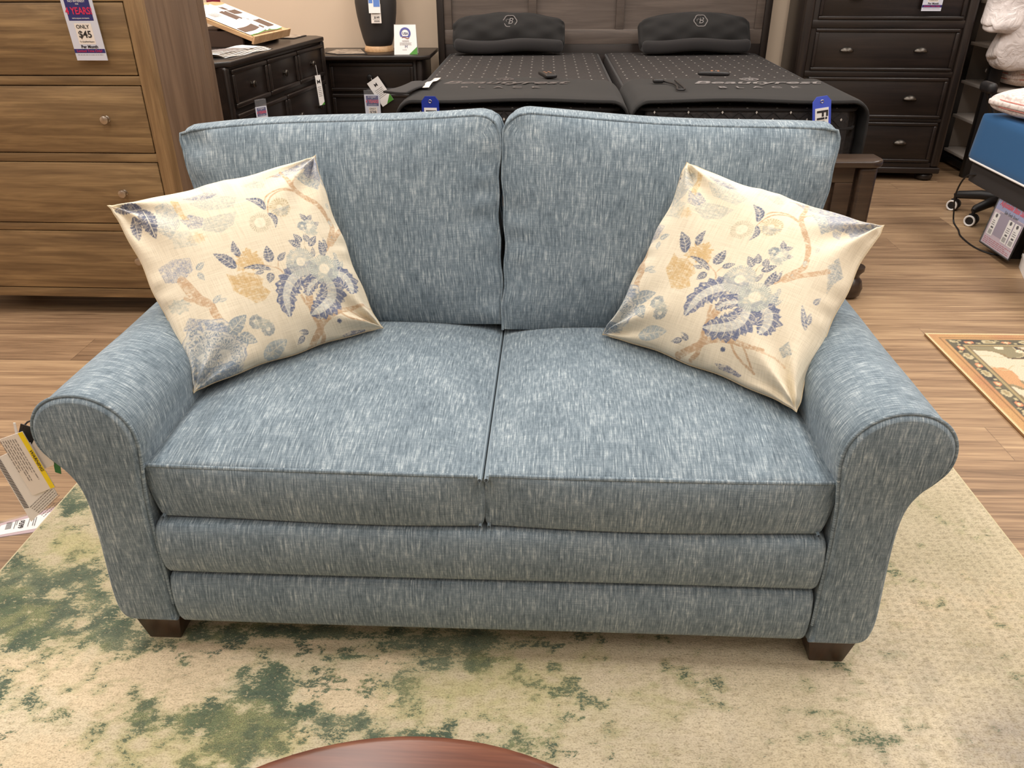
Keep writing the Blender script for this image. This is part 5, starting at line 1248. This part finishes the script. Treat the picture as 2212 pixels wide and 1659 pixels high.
bm = B(); box(bm, -PW_/2, PW_/2, -.001, .001, 0, PH); po = obj('poster', bm, plain('poster lilac', (196, 178, 190), .4), sg, smooth=False)
bm = B(); flat(bm, -PW_/2+.05, PW_/2-.01, .055, .16, -.0016, Matrix()); obj('cloud_picture', bm, plain('poster mauve grey', (150, 138, 156), .4), po, smooth=False)
bm = B(); flat(bm, -PW_/2, PW_/2, .165, PH-.002, -.0016, Matrix()); obj('sky_picture', bm, plain('poster sky', (146, 152, 190), .4), po, smooth=False)
lettering([('Adjustable Base Sale', .036, 0, .198, -.0026, {'shear': .4, 'sx': .74, 'bold': .0008})], REDP, po, M=Matrix())
lettering([('Sale Ends Soon!', .022, .01, .168, -.0026, {'shear': .3, 'sx': .85})], INK, po, M=Matrix())
for i, x in enumerate((-.095, .035, .092)):
    bm = B(); flat(bm, x-.024, x+.024, .045, .150, -.0022, Matrix()); pc = obj('price_label', bm, WHITE, po, smooth=False)
    bm = B(); lathe(bm, [(0, -.0003), (.009, -.0003), (.009, .0003), (0, .0003)], 16, loc=(x, -.0027, .138), M=Matrix.Rotation(PI/2, 4, 'X')); obj('round_emblem', bm, INK, pc, smooth=False)
    bm = B(); print_rows(bm, x-.015, x+.015, .115, 3, .009, .003, -.0026, i)
    for k in range(9): flat(bm, x-.015+k*.0034, x-.0135+k*.0034, .050, .072, -.0026, Matrix())
    flat(bm, x-.01, x+.012, .078, .086, -.0026, Matrix()); obj('fine_print', bm, INK, pc, smooth=False)
bm = B(); print_rows(bm, -PW_/2+.01, PW_/2-.01, .034, 4, .008, .0032, -.0018, 9); obj('fine_print', bm, plain('rose fine print', (180, 92, 104), .5), po, smooth=False)
bm = B(); box(bm, -PW_/2-.004, PW_/2+.004, -.0062, -.0052, -.004, PH+.03); obj('clear_front', bm, CLEAR, sg, smooth=False)
bm = B()
for a, b in (((-PW_/2-.004, -.004), (PW_/2+.004, -.004)), ((-PW_/2-.004, -.004), (-PW_/2-.004, PH+.03)), ((PW_/2+.004, -.004), (PW_/2+.004, PH+.03))): tube(bm, [(a[0], -.003, a[1]), (b[0], -.003, b[1])], .0036, 6)
obj('black_edging', bm, BLACK, sg)
for o_ in [q for q in bpy.data.objects if q.parent == sg]: o_.rotation_euler = (R(-9), 0, 0)
# power cord of the base
pc = thing('power_cord', 'thin black cord looping from the dark bed base down across the floor', 'cord', (2.1, 3.9, 0))
bm = B(); tube(bm, catmull([(.055, .14, .30), (.035, .21, .27), (.04, .27, .17), (.075, .31, .06), (.085, .30, .006), (.055, .18, .004), (.02, .07, .004), (.012, -.10, .004), (.06, -.20, .004), (.18, -.225, .004), (.5, -.24, .004)], 8), .0042, 8); obj('cord', bm, BLACK, pc)
wb = thing('white_box', 'low white box on the floor at the right edge below the blue mattress', 'box', (2.35, 3.315, 0), R(-20))
bm = B(); box(bm, -.23, .2, -.03, .16, 0, .06, .002); obj('box', bm, WHITE, wb, smooth=False); bm = B(); box(bm, -.232, .202, -.032, .162, .052, .066, .002); obj('lid', bm, WHITE, wb, smooth=False)

# ------------------------------------------------------------------ swivel chair whose star base shows beside the blue bed
sw = thing('office_chair', 'black swivel chair with white ringed casters behind the blue mattress', 'chair', (2.472, 4.29, 0))
for k in range(5):
    a = R(137)+k*2*PI/5; e = Vector((.247*math.cos(a), .247*math.sin(a), 0))
    bm = B(); tube(bm, [(0, 0, .115), (e.x*.5, e.y*.5, .108), (e.x*.95, e.y*.95, .088), (e.x*1.02, e.y*1.02, .078)], [.027, .025, .021, .014], 12); lg = obj('base_leg', bm, BLACK, sw)
    bm = B(); tang = Vector((-math.sin(a), math.cos(a), 0))
    lathe(bm, [(0, .0), (.009, 0), (.009, .03), (0, .03)], 12, loc=(e.x, e.y, .05)); box(bm, e.x-.016, e.x+.016, e.y-.014, e.y+.014, .030, .062, .006, 2); cs = obj('caster_housing', bm, BLACK, lg)
    wd = Vector((-.72, -.69, 0)) if k < 2 else tang
    for s in (-1, 1):
        c = e+wd*(.019*s); Mx = Matrix.Rotation(PI/2, 4, wd.cross(Vector((0, 0, 1)))) 
        bm = B(); lathe(bm, [(0, -.008), (.025, -.008), (.0295, -.006), (.0295, .006), (.025, .008), (0, .008)], 28, loc=(c.x, c.y, .030), M=Mx); wh = obj('wheel', bm, BLACK, cs)
        bm = B(); pts = [c+wd*(.0085*s)+(Vector((0, 0, 1))*math.sin(q)+wd.cross(Vector((0, 0, 1)))*math.cos(q))*.0245+Vector((0, 0, .030)) for q in [j*2*PI/28 for j in range(28)]]; tube(bm, pts, .0048, 8, closed=True); obj('white_ring', bm, WHITE, wh)
bm = B(); lathe(bm, [(0, .09), (.034, .09), (.034, .16), (.026, .165), (.026, .30), (.016, .30), (.016, .40), (0, .40)], 24); obj('gas_column', bm, BLACKM, sw)
bm = soft_box(.40, .36, .07, 16, 16, 6, .03, lambda p, q: p+np.array([.14, .10, .435])); obj('seat', bm, BLKCLOTH, sw)
bm = soft_box(.05, .34, .30, 6, 16, 12, .02, lambda p, q: p+np.array([.38+.03*q[1]**2, .12, .62])); obj('backrest', bm, BLKCLOTH, sw)
bm = B(); tube(bm, [(.25, .12, .41), (.38, .12, .44), (.41, .12, .56)], .016, 10); obj('back_bracket', bm, BLACKM, sw)
bm = soft_box(.05, .12, .055, 8, 10, 6, .022, lambda p, q: p+np.array([-.138, .215, .642])); ar = obj('armrest', bm, BLACK, sw)
bm = B(); tube(bm, [(.04, .18, .43), (-.06, .22, .47), (-.130, .225, .62)], .013, 10); obj('armrest_post', bm, BLACKM, ar)

# ------------------------------------------------------------------ hang tags on the left arm, sleeve on the floor
ht = thing('furniture_tags', 'bunch of paper hang tags with a yellow WARNING card on the left loveseat arm', 'tag', (-.925, 1.185, .562))
def tagcard(name, pts, y, mat, th=.0012):
    bm = B(); a = [bm.verts.new((x, y, z)) for x, z in pts]; b = [bm.verts.new((x, y+th, z)) for x, z in pts]; bm.faces.new(a); bm.faces.new(b[::-1])
    for k in range(len(pts)): bm.faces.new((a[k], a[(k+1) % len(pts)], b[(k+1) % len(pts)], b[k]))
    return obj(name, bm, mat, ht, smooth=False)
ox, oz = -.925, .562
def rel(P): return [(x-ox, z-oz) for x, z in P]
def quadM(o, xdir, y):
    """frame: local x along xdir (x,z), local z perpendicular, at point o"""
    xd = Vector((xdir[0], 0, xdir[1])).normalized(); zd = Vector((-xd.z, 0, xd.x))
    return Matrix(((xd.x, 0, zd.x, o[0]-ox), (0, 1, 0, y), (xd.z, 0, zd.z, o[1]-oz), (0, 0, 0, 1)))
wc_ = rel([(-.972, .528), (-.924, .546), (-.899, .425), (-.948, .404)]); w1 = tagcard('warning_card', wc_, -.016, WARMW)
yb = rel([(-.9335, .5425), (-.924, .546), (-.899, .425), (-.9085, .421)]); bm = B(); bm.faces.new([bm.verts.new((x, -.0165, z)) for x, z in yb]); obj('yellow_band', bm, YELLOW, w1, smooth=False)
dirn = Vector((.025, 0, -.121)).normalized(); Mw = Matrix(((dirn.x, 0, -dirn.z, -.9160-ox), (0, 1, 0, -.0172), (dirn.z, 0, dirn.x, .4838-oz), (0, 0, 0, 1)))
lettering([('WARNING', .0088, 0, 0, 0, {'sx': 1.1})], INK, w1, M=Mw)
Mp = Matrix(((dirn.x, 0, -dirn.z, -.9445-ox), (0, 1, 0, -.0168), (dirn.z, 0, dirn.x, .4835-oz), (0, 0, 0, 1)))
bm = B(); print_rows(bm, -.045, .045, .012, 7, .0048, .0013, 0, 3, M=Mp); obj('fine_print', bm, GREYINK, w1, smooth=False)
lc_ = rel([(-.998, .482), (-.932, .530), (-.903, .402), (-.973, .338)]); l1 = tagcard('law_label_card', [(lc_[0][0], lc_[0][1]), (lc_[1][0]+.012, lc_[1][1]-.01), (lc_[2][0], lc_[2][1]), (lc_[3][0], lc_[3][1])], -.012, WHITE)
d2 = Vector((.070, 0, .062)).normalized(); M2 = Matrix(((d2.x, 0, -d2.z, -.9385-ox), (0, 1, 0, -.0128), (d2.z, 0, d2.x, .405-oz), (0, 0, 0, 1)))
bm = B(); print_rows(bm, -.040, .030, -.006, 8, .0042, .0012, 0, 8, M=M2); obj('fine_print', bm, GREYINK, l1, smooth=False)
d3 = Vector((.026, 0, -.140)).normalized(); M3 = Matrix(((d3.x, 0, -d3.z, -.9805-ox), (0, 1, 0, -.0128), (d3.z, 0, d3.x, .425-oz), (0, 0, 0, 1)))
bm = B()
for k in range(34): flat(bm, -.060+k*.0034, -.0584+k*.0034, -.0055, .0045, 0, M3)
obj('side_print', bm, INK, l1, smooth=False)
tagcard('black_card', rel([(-.948, .520), (-.930, .556), (-.902, .545), (-.900, .512), (-.92, .49)]), -.006, BLACK); tagcard('back_white_card', rel([(-.905, .536), (-.893, .520), (-.886, .498), (-.892, .470), (-.915, .46), (-.93, .50)]), -.009, WARMW)
tagcard('green_tab', rel([(-.893, .478), (-.882, .470), (-.886, .448), (-.896, .452)]), -.007, plain('dark green tab', (44, 112, 60), .5)); tagcard('thin_white_card', rel([(-.945, .556), (-.941, .556), (-.944, .53), (-.950, .52)]), -.004, WHITE); tagcard('black_card', rel([(-.978, .41), (-.972, .402), (-.962, .39), (-.955, .40), (-.965, .43)]), -.005, BLACK)
bm = B(); tube(bm, [(-.004, -.006, -.014), (.004, .0, -.006), (.016, .008, -.004)], .0016, 6); obj('fastener', bm, BLACK, ht)
fs = thing('price_sleeve', 'clear plastic sleeve with a $599 price label on the floor at the rug edge', 'tag', (-1.330, 1.575, 0))
fp = [(-.095, -.012), (-.085, -.075), (.0475, -.035), (.0478, .078)]
bm = B(); prism(bm, fp, .0008, .0030); obj('sleeve', bm, CLEAR, fs, smooth=False)
bm = B(); prism(bm, [(-.085, -.018), (-.076, -.068), (.046, -.032), (.0465, .070)], .0012, .0018); ins = obj('insert', bm, STONE if False else plain('rose grey insert', (184, 160, 164), .5), fs, smooth=False)
bm = B(); prism(bm, [(-.084, -.02), (-.0755, -.066), (-.062, -.062), (-.070, -.012)], .0019, .0021); obj('dark_strip', bm, plain('maroon strip', (70, 44, 48), .5), ins, smooth=False)
bm = B(); prism(bm, [(-.052, -.010), (-.045, -.051), (.046, -.018), (.046, .050)], .0020, .0024); lb = obj('price_label', bm, WHITE, ins, smooth=False)
ang_ = math.atan2(.05, .13); FMx = Matrix.Translation((-.004, .0, .0028)) @ Matrix.Rotation(ang_-PI/2, 4, 'Z') @ Matrix.Rotation(-PI/2, 4, 'X')
lettering([('$599', .017, .004, .0, 0, {'bold': .0006})], INK, lb, M=FMx)
bm = B(); print_rows(bm, -.018, .018, -.010, 2, .004, .0018, 0, 2, M=FMx); print_rows(bm, -.014, .02, .018, 1, .004, .0018, 0, 4, M=FMx); print_rows(bm, -.016, .022, .034, 2, .005, .002, 0, 5, M=FMx)
for k in range(10): flat(bm, -.014+k*.003, -.0125+k*.003, -.036, -.022, 0, FMx)
obj('fine_print', bm, INK, lb, smooth=False)

# ------------------------------------------------------------------ light: rows of flush ceiling panels
def ceiling_lamp(x, y, p, sx=.6, sy=1.2, col=(1, .965, .92)):
    l = bpy.data.lights.new('ceiling_light', 'AREA'); l.shape = 'RECTANGLE'; l.size = sx; l.size_y = sy; l.energy = p; l.color = col
    o = bpy.data.objects.new('ceiling_light', l); C.objects.link(o); o.location = (x, y, 2.985)
for x in (-3.2, -1.05, 1.05, 3.2):
    for y, p in ((-2.4, 14), (-.6, 26), (1.2, 54), (3.0, 50), (4.7, 38)): ceiling_lamp(x, y, p)
ceiling_lamp(-1.75, 4.75, 26, .3, .3, (1, .93, .84)); ceiling_lamp(-1.0, 5.0, 16, .3, .3, (1, .93, .84))
w = bpy.data.worlds.new('World'); bpy.context.scene.world = w; w.use_nodes = True
w.node_tree.nodes['Background'].inputs[0].default_value = (1, .96, .9, 1); w.node_tree.nodes['Background'].inputs[1].default_value = .3
sc = bpy.context.scene
sc.view_settings.view_transform = 'Standard'; sc.view_settings.look = 'None'; sc.view_settings.gamma = 1; sc.view_settings.exposure = -.76
sc.view_settings.use_curve_mapping = False
